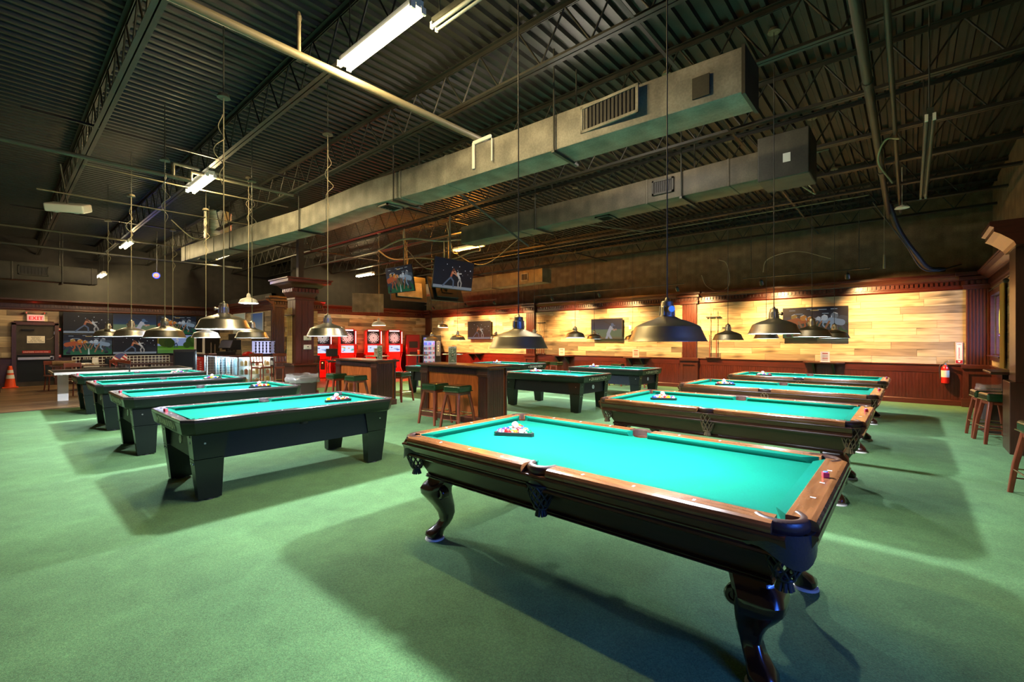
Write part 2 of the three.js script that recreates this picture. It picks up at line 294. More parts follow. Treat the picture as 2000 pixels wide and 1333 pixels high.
const wallNorthwest = struct('wall_northwest', [0, 0, ZT]);   // exit door and wall of televisions
wallShell(wallNorthwest, X0 - .1, XE + .1, true);
planks(wallNorthwest, X0, 1.45, RAILH, 2.56, [[.38, 1.32, 0, 2.12, 1]], .35);
part('dark_panel', boxUV(bx(4.9, 1.66, .02, 3.9, 1.77, .012)), m.black_wall_paint, wallNorthwest);
wainscot('northwest', wallNorthwest, X0, .38, .95, m.mahogany_dark); wainscot('northwest', wallNorthwest, 1.32, 6.36, .95, m.mahogany_dark);
crown(10, wallNorthwest, X0, 6.36, 2.56, m.mahogany_dark);

const wallSouth = struct('wall_south', [0, 0, ZS], PI);                        // local x = -world x
const WIN = [-14.55, -13.0, 1.2, 2.52];
const southPiece = (a, b, y0, y1) => bx(b - a, y1 - y0, .15, (a + b) / 2, (y0 + y1) / 2, -.075), TOP = DECK + .1;
part('wall_core', boxUV(join(southPiece(-16, WIN[0], 0, TOP), southPiece(WIN[0], WIN[1], 0, WIN[2]), southPiece(WIN[0], WIN[1], WIN[3], TOP), southPiece(WIN[1], -2.35, 0, TOP), southPiece(-2.35, -.45, 0, 1), southPiece(-2.35, -.45, 2.2, TOP), southPiece(-.45, 4, 0, TOP))), m.upper_wall_paint, wallSouth);
planks(wallSouth, -14.85, -9.55, RAILH, CROWN, [[WIN[0], WIN[1], WIN[2], WIN[3], 1]], .2);
wainscot('south', wallSouth, -14.85, -9.55); crown(11, wallSouth, -14.85, -9.75);
function windowAt(n, w, [x0, x1, y0, y1], mat) {
  const g = new THREE.Group(); g.name = 'window_' + n; g.userData.kind = 'structure'; g.position.copy(w.position); g.rotation.copy(w.rotation); scene.add(g);
  const cx = (x0 + x1) / 2, cy = (y0 + y1) / 2, W = x1 - x0, H = y1 - y0;
  part('window_frame', boxUV(join(bx(W + .2, .1, .06, cx, y1 + .05, .03), bx(W + .2, .1, .06, cx, y0 - .05, .03), bx(.1, H, .06, x0 - .05, cy, .03), bx(.1, H, .06, x1 + .05, cy, .03), bx(W, .03, .05, cx, y1 - .015, -.05), bx(W, .03, .05, cx, y0 + .015, -.05), bx(.03, H, .05, x0 + .015, cy, -.05), bx(.03, H, .05, x1 - .015, cy, -.05))), mat, g);
  part('window_sill', boxUV(rb(W + .26, .03, .14, .006, cx, y0 - .005, .04)), mat, g);
  part('pane', bx(W, H, .006, cx, cy, -.05), m.glass, g); return g;
}
windowAt(1, wallSouth, WIN, m.mahogany); windowAt(2, wallSouth, [-2.35, -.45, 1.0, 2.2], m.mahogany_dark);
{                                                         // light outside both windows, partly from added lamps: a lit blue-grey building front across the lot
  const out = structMesh('wall_outside', bx(26, 5, .1, 7, 2.5, 4.6), M('outside_wall', { color: C(.35, .5, .7), roughness: .9 }));
  for (const [x, w, cd] of [[13.7, 1.4, 26], [1.4, 1.8, 24]]) { const l = new THREE.RectAreaLight(x > 5 ? 0x86b4ff : 0x2f6cff, cd, w, 1.2); l.position.set(x, 1.7, ZS + .35); l.rotation.y = 0; scene.add(l); }
  lampLight(13.9, 2.6, ZS + 1.6, 0xa8c8ff, 46, 4); lampLight(1.4, 2.6, ZS + 1.8, 0x6f9cff, 24, 4);  // added outdoor lamps without fixtures, brightening the outside wall seen through the panes
}

// ---------------------------------------------------------------- open web joists: along z
const jx = []; for (let i = 0; i < 10; i++) jx.push(.93 + 1.465 * i);
function joist(label) {
  const j = thing('roof_joist', label, 'roof joist', [0, 0, 0], 0, 'open-web steel roof joists under the ribbed deck');
  const z0 = ZT, z1 = ZS, L = z1 - z0, zc = (z0 + z1) / 2, yt = DECK - .035, yb = 4.45;
  const angle = (y, s) => [bx(.045, .007, L, .029, y, zc), bx(.045, .007, L, -.029, y, zc), bx(.007, .05, L, .0095, y + s * .025, zc), bx(.007, .05, L, -.0095, y + s * .025, zc)];
  part('top_chord', boxUV(join(angle(yt + .028, -1))), m.joist_paint, j);
  part('bottom_chord', boxUV(join(angle(yb, 1))), m.joist_paint, j);
  const w = []; let z = z0 + .1, up = false; for (; z < z1 - .4; z += .31, up = !up) w.push(rod([0, up ? yt : yb + .03, z], [0, up ? yb + .03 : yt, z + .31], .0105, 6));
  part('web_rod', join(w), m.joist_paint, j);
  return j;
}
const JL = ['leftmost open-web steel roof joist, above the row of black tables', 'steel roof joist carrying the lit strip lights, second from the left', 'steel roof joist just left of the long wrapped main duct', 'steel roof joist just right of the long wrapped main duct', 'steel roof joist between the main duct and the smaller wrapped duct', 'steel roof joist just right of the smaller wrapped duct', 'steel roof joist carrying the amber strip light', 'steel roof joist fourth in from the panelled wall, above pendants', 'steel roof joist second in from the panelled wall', 'steel roof joist closest to the panelled wall, in near darkness'];
const joist0 = joist(JL[0]); joist0.position.x = jx[0];
for (let i = 1; i < 10; i++) copyOf(joist0, [jx[i], 0, 0], 0, JL[i]);
for (const [z, l] of [[-1.9, 'cross brace of thin angle steel over the near tables'], [-8.4, 'cross brace of thin angle steel over the middle of the hall'], [-14.6, 'cross brace of thin angle steel over the far hall']])
  solo('cross_brace', l, 'brace', boxUV(join(bx(XE - .2, .035, .005, XE / 2 + .1, 4.47, z), bx(XE - .2, .005, .035, XE / 2 + .1, 4.45, z + .016))), m.joist_paint);

// ---------------------------------------------------------------- ducts
function ductRun(name, label, pts, w, h, mat, seam, extra) {   // pts: centre line [x, y, z]; slight sags and kinks as wrapped duct has
  const t = thing(name, label, 'duct'), n = 14, rings = [];
  const cv = new THREE.CatmullRomCurve3(pts.map((p) => V(...p)), false, 'catmullrom', .2), N = pts.length * 5;
  const outline = []; const q = (x, y) => outline.push([x, y]); const r = .018;
  for (const [sx, sy, a0] of [[1, -1, -PI / 2], [1, 1, 0], [-1, 1, PI / 2], [-1, -1, PI]]) for (let k = 0; k <= 2; k++) q(sx * (w / 2 - r) + r * Math.cos(a0 + k * PI / 4), sy * (h / 2 - r) + r * Math.sin(a0 + k * PI / 4));
  for (let i = 0; i <= N; i++) { const u = i / N, p = cv.getPoint(u), tg = cv.getTangent(u), s = V(-tg.z, 0, tg.x).normalize(), k = 1 + .02 * (vnoise(u * 19, 1, 64, 8, 91) - .5); rings.push(outline.map(([x, y]) => [p.x + s.x * x * k, p.y + y * k + .012 * (vnoise(u * 13, 3, 64, 8, 92) - .5), p.z + s.z * x * k])); }
  part('duct_body', boxUV(loft(rings)), mat, t);
  for (const u of seam) { const p = cv.getPoint(u), tg = cv.getTangent(u), s = V(-tg.z, 0, tg.x).normalize(), ring = (o, k) => outline.map(([x, y]) => [p.x + tg.x * o + s.x * x * k, p.y + y * (1 + (k - 1) * w / h), p.z + tg.z * o + s.z * x * k]); part('seam_band', boxUV(loft([ring(-.022, 1.012), ring(-.012, 1.035), ring(.012, 1.035), ring(.022, 1.012)])), mat, t); }
  for (const u of extra) { const p = cv.getPoint(u), x = w / 2 + .03, y = h / 2 + .03; const hgr = part('hanger_strap', join(rod([-x, 4.96 - p.y, 0], [-x, -y, 0], .011, 6), rod([x, 4.96 - p.y, 0], [x, -y, 0], .011, 6), bx(2 * x + .05, .03, .04, 0, -y, 0)), m.pipe_dark, t); hgr.position.copy(p); const tg = cv.getTangent(u); hgr.rotation.y = Math.atan2(tg.x, tg.z); }
  return [t, cv];
}
function grille(w, h, parent, p, turn, tilt = 0, fins = 9, gm = m.duct_wrap) {
  const g = part('grille', boxUV(join(bx(w, .03, .02, 0, h / 2 - .015, .012), bx(w, .03, .02, 0, -h / 2 + .015, .012), bx(.03, h, .02, -w / 2 + .015, 0, .012), bx(.03, h, .02, w / 2 - .015, 0, .012))), gm, parent);
  g.position.set(...p); g.rotation.set(tilt, turn, 0, 'YXZ');
  part('grille_well', bx(w - .06, h - .06, .004, 0, 0, .004), m.pocket_liner, g);
  const f = []; for (let i = 0; i < fins; i++) f.push(bx(.004, h - .06, .016, -w / 2 + .03 + (i + .5) * (w - .06) / fins, 0, .012)); part('fin', join(f), m.duct_dark, g);
}
{
  const [t, cv] = ductRun('main_duct', 'long boxy grey wrapped air duct hanging over the centre of the hall', [[4.70, 3.99, -1.15], [4.58, 3.99, -3.4], [4.44, 3.97, -5.6], [4.36, 4.02, -7.2], [4.30, 4.0, -9.4], [4.12, 4.02, -11.6], [3.98, 4.06, -13.9], [3.84, 4.08, -16.2]], .46, .42, m.duct_wrap, [.24, .33, .5, .56, .72, .84, .95], [.12, .34, .56, .78, .965]);
  grille(.72, .3, t, [4.375, 4.02, -2.45], -PI / 2 - .055, 0, 14);
  const p = cv.getPoint(.37), q = cv.getPoint(.93);
  grille(.34, .3, t, [p.x, p.y - .215, p.z], 0, PI / 2, 5); grille(.3, .3, t, [q.x, q.y - .215, q.z], 0, PI / 2, 5);
  part('end_cap', boxUV(bx(.49, .45, .03, 4.71, 3.99, -1.135)), m.duct_dark, t); part('side_flap', boxUV(bx(.02, .2, .16, 4.44, 3.95, -1.5)), m.duct_dark, t);
  part('torn_flap', boxUV(join(rb(.02, .36, .05, .008, 4.265, 4.03, -4.44), rb(.03, .05, .34, .01, 4.265, 4.2, -4.28), rb(.02, .3, .02, .006, 4.27, 4.02, -4.1))), m.white_plastic, t);  // ragged rim strips; their white also stands for light from the near tube
}
{
  const [t] = ductRun('second_duct', 'smaller stained wrapped air duct, right of the main duct', [[7.35, 4.0, -1.55], [7.38, 4.0, -3.4], [7.42, 4.0, -6], [7.44, 4.0, -7.9]], .5, .4, M('duct_stained', { map: dustMap, color: C(.15, .13, .092), roughness: .6 }), [.1, .3, .7], [.2, .6]);
  grille(.36, .24, t, [7.11, 4.02, -3.0], -PI / 2, 0, 9, m.duct_dark); grille(.3, .3, t, [7.4, 3.795, -4.2], 0, PI / 2, 5, m.duct_dark);
  part('end_box', boxUV(rb(.62, .62, .62, .02, 7.35, 4.05, -1.3)), m.duct_dark, t);
  part('paper_label', bx(.003, .12, .09, 7.035, 4.0, -1.25), m.white_print, t);
}
{
  const [t] = ductRun('branch_duct', 'short pale branch duct behind the hanging televisions', [[12.25, 3.72, -9.2], [12.25, 3.7, -11.6], [12.25, 3.7, -14.0], [12.25, 3.7, -16.6]], .5, .46, M('duct_tan', { map: dustMap, color: C(.22, .18, .11), roughness: .6 }), [.5], [.3, .8]);
  grille(.32, .26, t, [11.99, 3.72, -9.95], -PI / 2, 0, 2); grille(.32, .26, t, [11.99, 3.7, -13.0], -PI / 2, 0, 2);
}
{
  const [t] = ductRun('dark_duct', 'dark painted duct high above the exit door', [[-1.5, 3.55, -19.5], [0, 3.55, -19.5], [2.1, 3.55, -19.6]], .5, .5, m.duct_dark, [.6, .95], [.4, .8]);
  grille(.62, .28, t, [.72, 3.58, -19.27], 0, 0, 8, m.duct_dark);
  const f = thing('flexible_duct', 'crinkled silver foil duct dropping into the far end of the main duct', 'duct', [3.97, 0, -14.1]);
  const pr = []; for (let i = 0; i <= 60; i++) pr.push([.31 + .018 * Math.sin(i * 2.1) + .01 * (hash(i, 1, 5) - .5), 4.24 + i * .0127]); part('foil_sleeve', lathe(pr, 28), m.foil, f);
}
// ---------------------------------------------------------------- pipes, conduits, cables under the deck
const pipe = (label, pts, r, mat, n = 2) => solo('pipe', label, 'pipe', join(pts.slice(1).map((p, i) => rod(pts[i], p, r, 12))), mat);
{
  const s = thing('sprinkler_pipe', 'thick tan sprinkler pipe crossing below the joists, nearest the camera', 'pipe');
  part('pipe_run', rod([-2.9, 4.27, -4.45], [4.9, 4.27, -4.4], .04, 14), m.pipe_paint, s);
  part('hanger_clamp', join(cylX(.048, .05, 1.93, 4.27, -4.44, 14), cylX(.048, .02, 2.02, 4.27, -4.44, 14)), m.pipe_dark, s);
  part('sprinkler_head', join(rod([1.93, 4.31, -4.44], [1.93, 4.62, -4.44], .02, 10), cyl(.03, .02, .05, 1.93, 4.63, -4.44, 10), cyl(.012, .03, .05, 1.93, 4.68, -4.44, 10)), m.pipe_paint, s);
  const s2 = thing('sprinkler_pipe', 'tan sprinkler pipe with two elbows, above the left row of black tables', 'pipe');
  part('pipe_run', rod([-2.9, 4.27, -9.3], [1.95, 4.27, -9.26], .033, 12), m.pipe_paint, s2);
  part('elbow_run', join(rod([1.95, 4.27, -9.26], [1.95, 4.5, -9.26], .028, 10), rod([1.95, 4.27, -9.26], [2.2, 4.27, -9.26], .033, 10), rod([2.2, 4.27, -9.26], [2.2, 4.42, -9.26], .028, 10), rod([2.2, 4.42, -9.26], [3.9, 4.42, -9.22], .028, 10), rod([1.95, 4.5, -9.26], [3.2, 4.52, -9.3], .028, 10)), m.pipe_paint, s2);
  pipe('thin pale conduit beside the second sprinkler pipe', [[.9, 4.3, -9.75], [2.1, 4.28, -9.75], [4, 4.3, -9.7]], .012, m.pipe_paint);
  pipe('thin pale conduit high over the third black table', [[.5, 4.4, -12.4], [4.4, 4.4, -12.3]], .014, m.pipe_paint);
  pipe('tan conduit beside the far strip light above the left row', [[-2.5, 4.3, -16.4], [4.0, 4.3, -16.2]], .025, m.pipe_paint);
  pipe('dark sprinkler pipe high above the exit door', [[-3, 4.2, -18.6], [6, 4.2, -18.6]], .04, m.pipe_dark);
  const r1 = thing('drain_pipe', 'thick dark green pipe crossing the dark ceiling at right', 'pipe');
  part('pipe_run', rod([2.4, 4.3, -.33], [13.2, 4.3, -.36], .045, 12), m.pipe_dark, r1); part('pipe_coupling', join(cylX(.056, .12, 6.2, 4.3, -.34), cylX(.056, .12, 9.6, 4.3, -.35)), m.pipe_dark, r1);
  solo('pipe', 'thinner dark pipe beside the thick one on the dark ceiling', 'pipe', rod([3, 4.3, -.14], [12.9, 4.3, -.16], .026, 10), m.pipe_dark);
  pipe('pale conduit run under the joists above the second walnut table', [[8.1, 4.35, -.9], [8.1, 4.35, -15]], .014, m.pipe_paint);
  pipe('pale conduit slanting between joists right of the second duct', [[8.2, 4.38, -6.6], [11.2, 4.38, -5.2]], .014, m.pipe_paint);
  pipe('pale conduit under the joist nearest the panelled wall', [[11.2, 4.36, -.6], [11.2, 4.36, -12]], .012, m.pipe_paint);
  pipe('dark strut crossing under the second duct', [[5.33, 4.45, -6.4], [7.6, 3.58, -6.2]], .022, m.pipe_dark);
  const loop = (label, pts, r = .008, mat = m.cable) => solo('cable', label, 'cable', tube(pts, r, 40, 5), mat);
  loop('slack cable drooping from the far strip light to the main duct', [[2.6, 4.25, -12.5], [3.0, 3.95, -12.6], [3.4, 4.05, -13], [3.55, 4.3, -13.4], [3.6, 4.98, -13.5]], .012);
  loop('thick black cable bundle sagging down the panelled wall corner', [[12.6, 4.5, -.35], [13.2, 4.0, -.2], [13.9, 3.5, .1], [14.5, 3.22, .35], [14.7, 3.2, .6]], .06, m.cable_black);
  loop('black cable running along beside the bundle into the corner', [[12.4, 4.5, -.6], [13.3, 3.7, -.1], [14.3, 3.15, .3], [14.8, 3.3, .9]], .014, m.cable_black);
  loop('coiled cable hanging under the dark joists at right', [[8.9, 4.98, -1.6], [8.9, 4.4, -1.6], [8.8, 4.15, -1.4], [9.1, 4.0, -1.2], [9.3, 4.2, -1.3], [9.0, 4.35, -1.5], [8.7, 4.2, -1.9]], .014);
  loop('cable looping between conduit and wall shelf spotlight', [[13.9, 3.6, -1.5], [14.0, 3.9, -2.3], [14.1, 3.75, -3], [14.2, 3.45, -3.1]], .01);
  loop('hooked cable on the upper panelled wall behind pendants', [[14.6, 4.0, -4.4], [14.6, 3.9, -4.2], [14.7, 3.2, -4.15], [14.7, 3.05, -4.4], [14.7, 3.25, -4.8], [14.7, 3.6, -4.95]], .012);
  loop('teal-looking pale cable curling near the right-hand pipes', [[7.9, 4.2, -.1], [8.1, 4.3, -.25], [8.5, 4.15, -.35], [8.9, 3.9, -.2]], .014);
}
// ---------------------------------------------------------------- pool tables: long axis along local x
function bedShape(L, W, rc, rs, grow) {                   // playing field plus the strip under the cushions, bitten at the six pockets
  const a = L / 2 + grow, b = W / 2 + grow, s = new THREE.Shape(), k = rc * 1.1;
  s.moveTo(-a + k, -b); s.lineTo(-rs, -b); s.absarc(0, -b - .02, rs, PI, 0, true); s.lineTo(a - k, -b);
  s.absarc(a, -b, k, PI, PI / 2, true); s.lineTo(a, b - k); s.absarc(a, b, k, -PI / 2, -PI, true); s.lineTo(rs, b); s.absarc(0, b + .02, rs, 0, PI, true); s.lineTo(-a + k, b);
  s.absarc(-a, b, k, 0, -PI / 2, true); s.lineTo(-a, -b + k); s.absarc(-a, -b, k, PI / 2, 0, true); return s;
}
function cushion(x0, x1, z0, dir, y, c0, c1, depth = .052) {   // back edge from x0 to x1 at z0; the nose is shorter by c0 and c1; undercut below the nose
  const zn = z0 + dir * depth, sec = (x, f) => [[x, y, z0], [x + f, y - .005, zn], [x + f * .98, y - .013, zn - dir * .001], [x + f * .55, y - .046, z0 + dir * depth * .5], [x, y - .046, z0]];
  return loft([sec(x0, c0), sec(x1, -c1)]);
}
function cushions(t, L, W, y, corner, side) {             // L, W nose to nose
  const d = .05, a = L / 2, b = W / 2, add = (g) => part('cushion', boxUV(g), m.felt, t), e = .085;
  for (const s of [-1, 1]) {
    add(cushion(-a + corner - e, -side + .012, s * (b + d), -s, y, e, .03)); add(cushion(side - .012, a - corner + e, s * (b + d), -s, y, .03, e));
    add(cushion(-b + corner - e, b - corner + e, a + d, -1, y, e, e).rotateY(s * PI / 2));
  }
}
function ringSquare(x, z, y, h, ang, round = .35) {       // rounded square ring, turned by ang
  const o = []; for (let i = 0; i < 20; i++) { const t = i / 20 * 2 * PI, c = Math.cos(t), s = Math.sin(t), p = Math.pow(Math.pow(Math.abs(c), 2 / round) + Math.pow(Math.abs(s), 2 / round), -round / 2), r = h * p, X = r * c, Z = r * s; o.push([x + X * Math.cos(ang) - Z * Math.sin(ang), y, z + X * Math.sin(ang) + Z * Math.cos(ang)]); } return o;
}
function cabrioleLeg(t, x, z, top) {                      // bows outward at the knee, draws in to the ankle, ends in a scrolled toe
  const sx = Math.sign(x), sz = Math.sign(z), q = .7071, prof = [[.012, .072, .052], [.03, .08, .06], [.055, .074, .06], [.08, .05, .052], [.11, .014, .045], [.15, -.012, .043], [.2, -.014, .055], [.26, .008, .07], [.31, .038, .086], [.355, .062, .099], [.395, .064, .102], [.43, .042, .097], [.455, .016, .092], [top, .006, .092]];
  const L = part('leg', loft(prof.map(([y, o, h]) => ringSquare(x + sx * o * q, z + sz * o * q, y, h, 0, y > .4 ? .16 : y < .1 ? .5 : .4))), m.carved_wood, t);
  const disc = (o) => [[-.03, .046], [.022, .046], [.034, .036], [.034, .022], [.026, .018]].map(([d, r]) => { const p = []; for (let i = 0; i < 16; i++) { const a = i / 16 * 2 * PI; p.push(o(d, r * Math.cos(a), r * Math.sin(a))); } return p; });
  part('scroll', loft(disc((d, a, b) => [x + sx * (.07 + d), .375 + b, z - sz * .055 + a])), m.carved_wood, L);
  part('scroll', loft(disc((d, a, b) => [x - sx * .055 + a, .375 + b, z + sz * (.07 + d)])), m.carved_wood, L);
  part('floor_pad', cyl(.07, .075, .012, x + sx * .075 * q, .006, z + sz * .075 * q, 20), m.white_plastic, L);
}
function netPocket(t, x, z, out, y, corner, shielded) {             // leather pocket: padded iron, fringed shield, laced net
  const g = new THREE.Group(); g.name = 'pocket'; g.position.set(x, 0, z); g.rotation.y = Math.atan2(out[0], out[1]); t.add(g);     // local +z points out of the table
  const R = corner ? .076 : .066, a0 = corner ? -.12 : .0, arc = []; for (let i = 0; i <= 20; i++) { const a = a0 + (PI - 2 * a0) * i / 20; arc.push([R * Math.cos(a), R * Math.sin(a)]); }
  const sec = (k) => { const [X, Z] = arc[k], l = Math.hypot(X, Z), nx = X / l, nz = Z / l, o = []; for (const [dr, dy] of [[-.004, -.05], [-.004, -.004], [.004, .003], [.018, .004], [.032, -.004], [.038, -.02], [.036, -.046], [.028, -.055]]) o.push([X + nx * dr, y + dy, Z + nz * dr]); return o; };
  part('pocket_iron', loft(arc.map((_, k) => sec(k))), m.pocket_leather, g);
  part('liner', lathe([[.05, y - .16], [.058, y - .1], [R - .006, y - .05], [R - .003, y - .05], [.064, y - .11], [.055, y - .165]], 20), m.pocket_liner, g);
  const sh = []; const n = 16, drop = (k) => { const u = Math.abs(k / n * 2 - 1); return !shielded ? .03 : corner ? .1 + .035 * Math.cos(u * PI * 1.5) * (u < .8 ? 1 : .6) : .085; };
  const ring = (off) => { const o = []; for (let k = 0; k <= n; k++) { const a = -.25 + (PI + .5) * k / n, r = R + .034 + off + (corner && shielded ? .016 + .05 * Math.pow(Math.abs(2 * k / n - 1), 6) : 0); o.push([r * Math.cos(a), y - .045, r * Math.sin(a), drop(k)]); } return o; };
  const o1 = ring(.004), o0 = ring(-.001), rings = []; for (let k = 0; k <= n; k++) rings.push([[o0[k][0], o0[k][1], o0[k][2]], [o1[k][0], o1[k][1], o1[k][2]], [o1[k][0] * 1.03, o1[k][1] - o1[k][3], o1[k][2] * 1.03], [o0[k][0] * 1.03, o0[k][1] - o0[k][3], o0[k][2] * 1.03]]);
  part('shield', boxUV(loft(rings)), shielded ? m.shield_leather : m.pocket_leather, g);
  const net = [], H0 = y - (shielded ? .11 : .055), NL = shielded ? .14 : .19, mat = shielded ? m.shield_leather : m.net_leather, NR = (f) => .083 * (1 - .55 * Math.pow(f, 1.6)), zc = .035;
  for (let k = 0; k < 10; k++) for (const d of [-1, 1]) { const p = []; for (let i = 0; i <= 6; i++) { const f = i / 6, a = (k / 10 + d * f * .22) * 2 * PI, r = NR(f); p.push([r * Math.cos(a), H0 - f * NL, zc + r * Math.sin(a)]); } net.push(tube(p, .0055, 7, 4)); }
  net.push(new THREE.TorusGeometry(.083, .006, 5, 18).rotateX(PI / 2).translate(0, H0, zc), new THREE.TorusGeometry(.037, .007, 5, 14).rotateX(PI / 2).translate(0, H0 - NL, zc));
  part('net', net, mat, g);
  const tas = []; for (let k = 0; k < 9; k++) { const a = k / 9 * 2 * PI; tas.push(rod([.014 * Math.cos(a), H0 - NL + .005, zc + .014 * Math.sin(a)], [.03 * Math.cos(a), H0 - NL - .05, zc + .03 * Math.sin(a)], .009, 5)); }
  part('tassel', tas, mat, g);
}
function walnutTable(label, p, turn, shielded) {
  const t = thing('pool_table', label, 'pool table', p, turn, 'walnut-railed pool tables with leather net pockets'), L = 2.70, W = 1.49, Y = .80, nl = 2.36, nw = 1.15;
  part('playing_bed', boxUV(slab(bedShape(nl, nw, .085, .062, .06), .03, .754)), m.felt, t);
  part('slate', boxUV(slab(bedShape(nl, nw, .085, .062, .06), .06, .723)), m.pocket_liner, t);
  cushions(t, nl, nw, Y - .004, .072, .072);
  const rw = (W - nw) / 2 - .05, rl = (L - nl) / 2 - .05;
  const railProf = (w) => [[-w + .0, -.045], [-w, -.003], [-w + .004, 0], [-.03, 0], [-.012, -.006], [-.002, -.018], [0, -.03], [-.004, -.045]];
  const rail = (x0, x1, zOut, turned, w) => along(railProf(w), x1 - x0, x0).translate(0, Y, zOut).rotateY(turned);
  const lx = L / 2 - .145, gp = .088;
  for (const s of [0, PI]) { part('rail', boxUV(rail(-lx, -gp, W / 2, s, rw)), m.rail_walnut, t); part('rail', boxUV(rail(gp, lx, W / 2, s, rw)), m.rail_walnut, t); part('rail', boxUV(rail(-W / 2 + .145, W / 2 - .145, L / 2, s + PI / 2, rl), true), m.rail_walnut, t); }
  const bl = [[-.1, -.15], [-.1, -.046], [.002, -.046], [.004, -.056], [-.004, -.066], [-.008, -.075], [-.02, -.098], [-.034, -.112], [-.034, -.118], [-.02, -.124], [-.018, -.134], [-.03, -.14], [-.045, -.15]];
  for (const s of [0, PI]) { part('rail_apron', boxUV(along(bl, 2 * lx + .1, -lx - .05).translate(0, Y, W / 2).rotateY(s)), m.rail_edge, t); part('rail_apron', boxUV(along(bl, W - .19, -W / 2 + .095).translate(0, Y, L / 2).rotateY(s + PI / 2)), m.rail_edge, t); }
  const ca = L / 2 - .1, cb = W / 2 - .1, da = L / 2 - .185, db = W / 2 - .18, rect = (a, b, y) => [[-a, y, -b], [a, y, -b], [a, y, b], [-a, y, b]];
  part('cabinet', boxUV(hexa(rect(da, db, .5), rect(ca, cb, Y - .13))), m.espresso_wood, t);
  part('base_moulding', boxUV(loft([[.474, -.03], [.474, .012], [.482, .018], [.49, .012], [.496, .016], [.506, .004], [.51, -.03]].map(([y, o]) => rect(da + o, db + o, y)))), m.carved_wood, t);
  for (const x of [-1, 1]) for (const z of [-1, 1]) { cabrioleLeg(t, x * (da - .085), z * (db - .085), .478); netPocket(t, x * (nl / 2 + .028), z * (nw / 2 + .028), [x * .707, z * .707], Y, true, shielded); }
  for (const z of [-1, 1]) netPocket(t, 0, z * (nw / 2 + .055), [0, z], Y, false, shielded);
  const si = []; for (const s of [-1, 1]) { for (const i of [1, 2, 3, 5, 6, 7]) si.push(bx(.012, .002, .022, -nl / 2 + i * nl / 8, Y, s * (W / 2 - .065))); for (const i of [1, 2, 3]) si.push(bx(.022, .002, .012, s * (L / 2 - .065), Y, -nw / 2 + i * nw / 4)); }
  stuff(part('sight_inlay', si, m.white_print, t));
  return t;
}
const logoTex = canvasTex(512, 110, (c, w, h) => {
  c.fillStyle = '#10130f'; c.fillRect(0, 0, w, h); c.fillStyle = '#e6e4d2'; c.textAlign = 'center'; c.textBaseline = 'middle';
  const dia = (x) => { c.beginPath(); c.moveTo(x, 22); c.lineTo(x + 15, 55); c.lineTo(x, 88); c.lineTo(x - 15, 55); c.fill(); }; dia(28); dia(w - 28);
  c.font = 'bold 98px serif'; const s = 'DIAMOND'; let x = 92; for (let i = 0; i < s.length; i++) { c.save(); c.translate(x, 54 + (i === 3 ? 6 : 0)); c.scale(i === 4 ? .62 : .72, i === 0 || i === 6 ? 1.08 : .92); c.fillText(s[i], 0, 0); c.restore(); x += [42, 40, 58, 68, 64, 60, 50][i] * 1.0; }
});
M('logo_print', { map: logoTex, roughness: .5 });
const badgeTex = canvasTex(64, 64, (c) => { c.fillStyle = '#18242c'; c.fillRect(0, 0, 64, 64); c.fillStyle = '#dfe9ee'; c.beginPath(); c.arc(32, 32, 31, 0, 7); c.fill(); c.fillStyle = '#3c5968'; c.font = 'bold 34px sans-serif'; c.textAlign = 'center'; c.textBaseline = 'middle'; c.fillText('20', 32, 34); });
M('badge_print', { map: badgeTex, roughness: .5 });
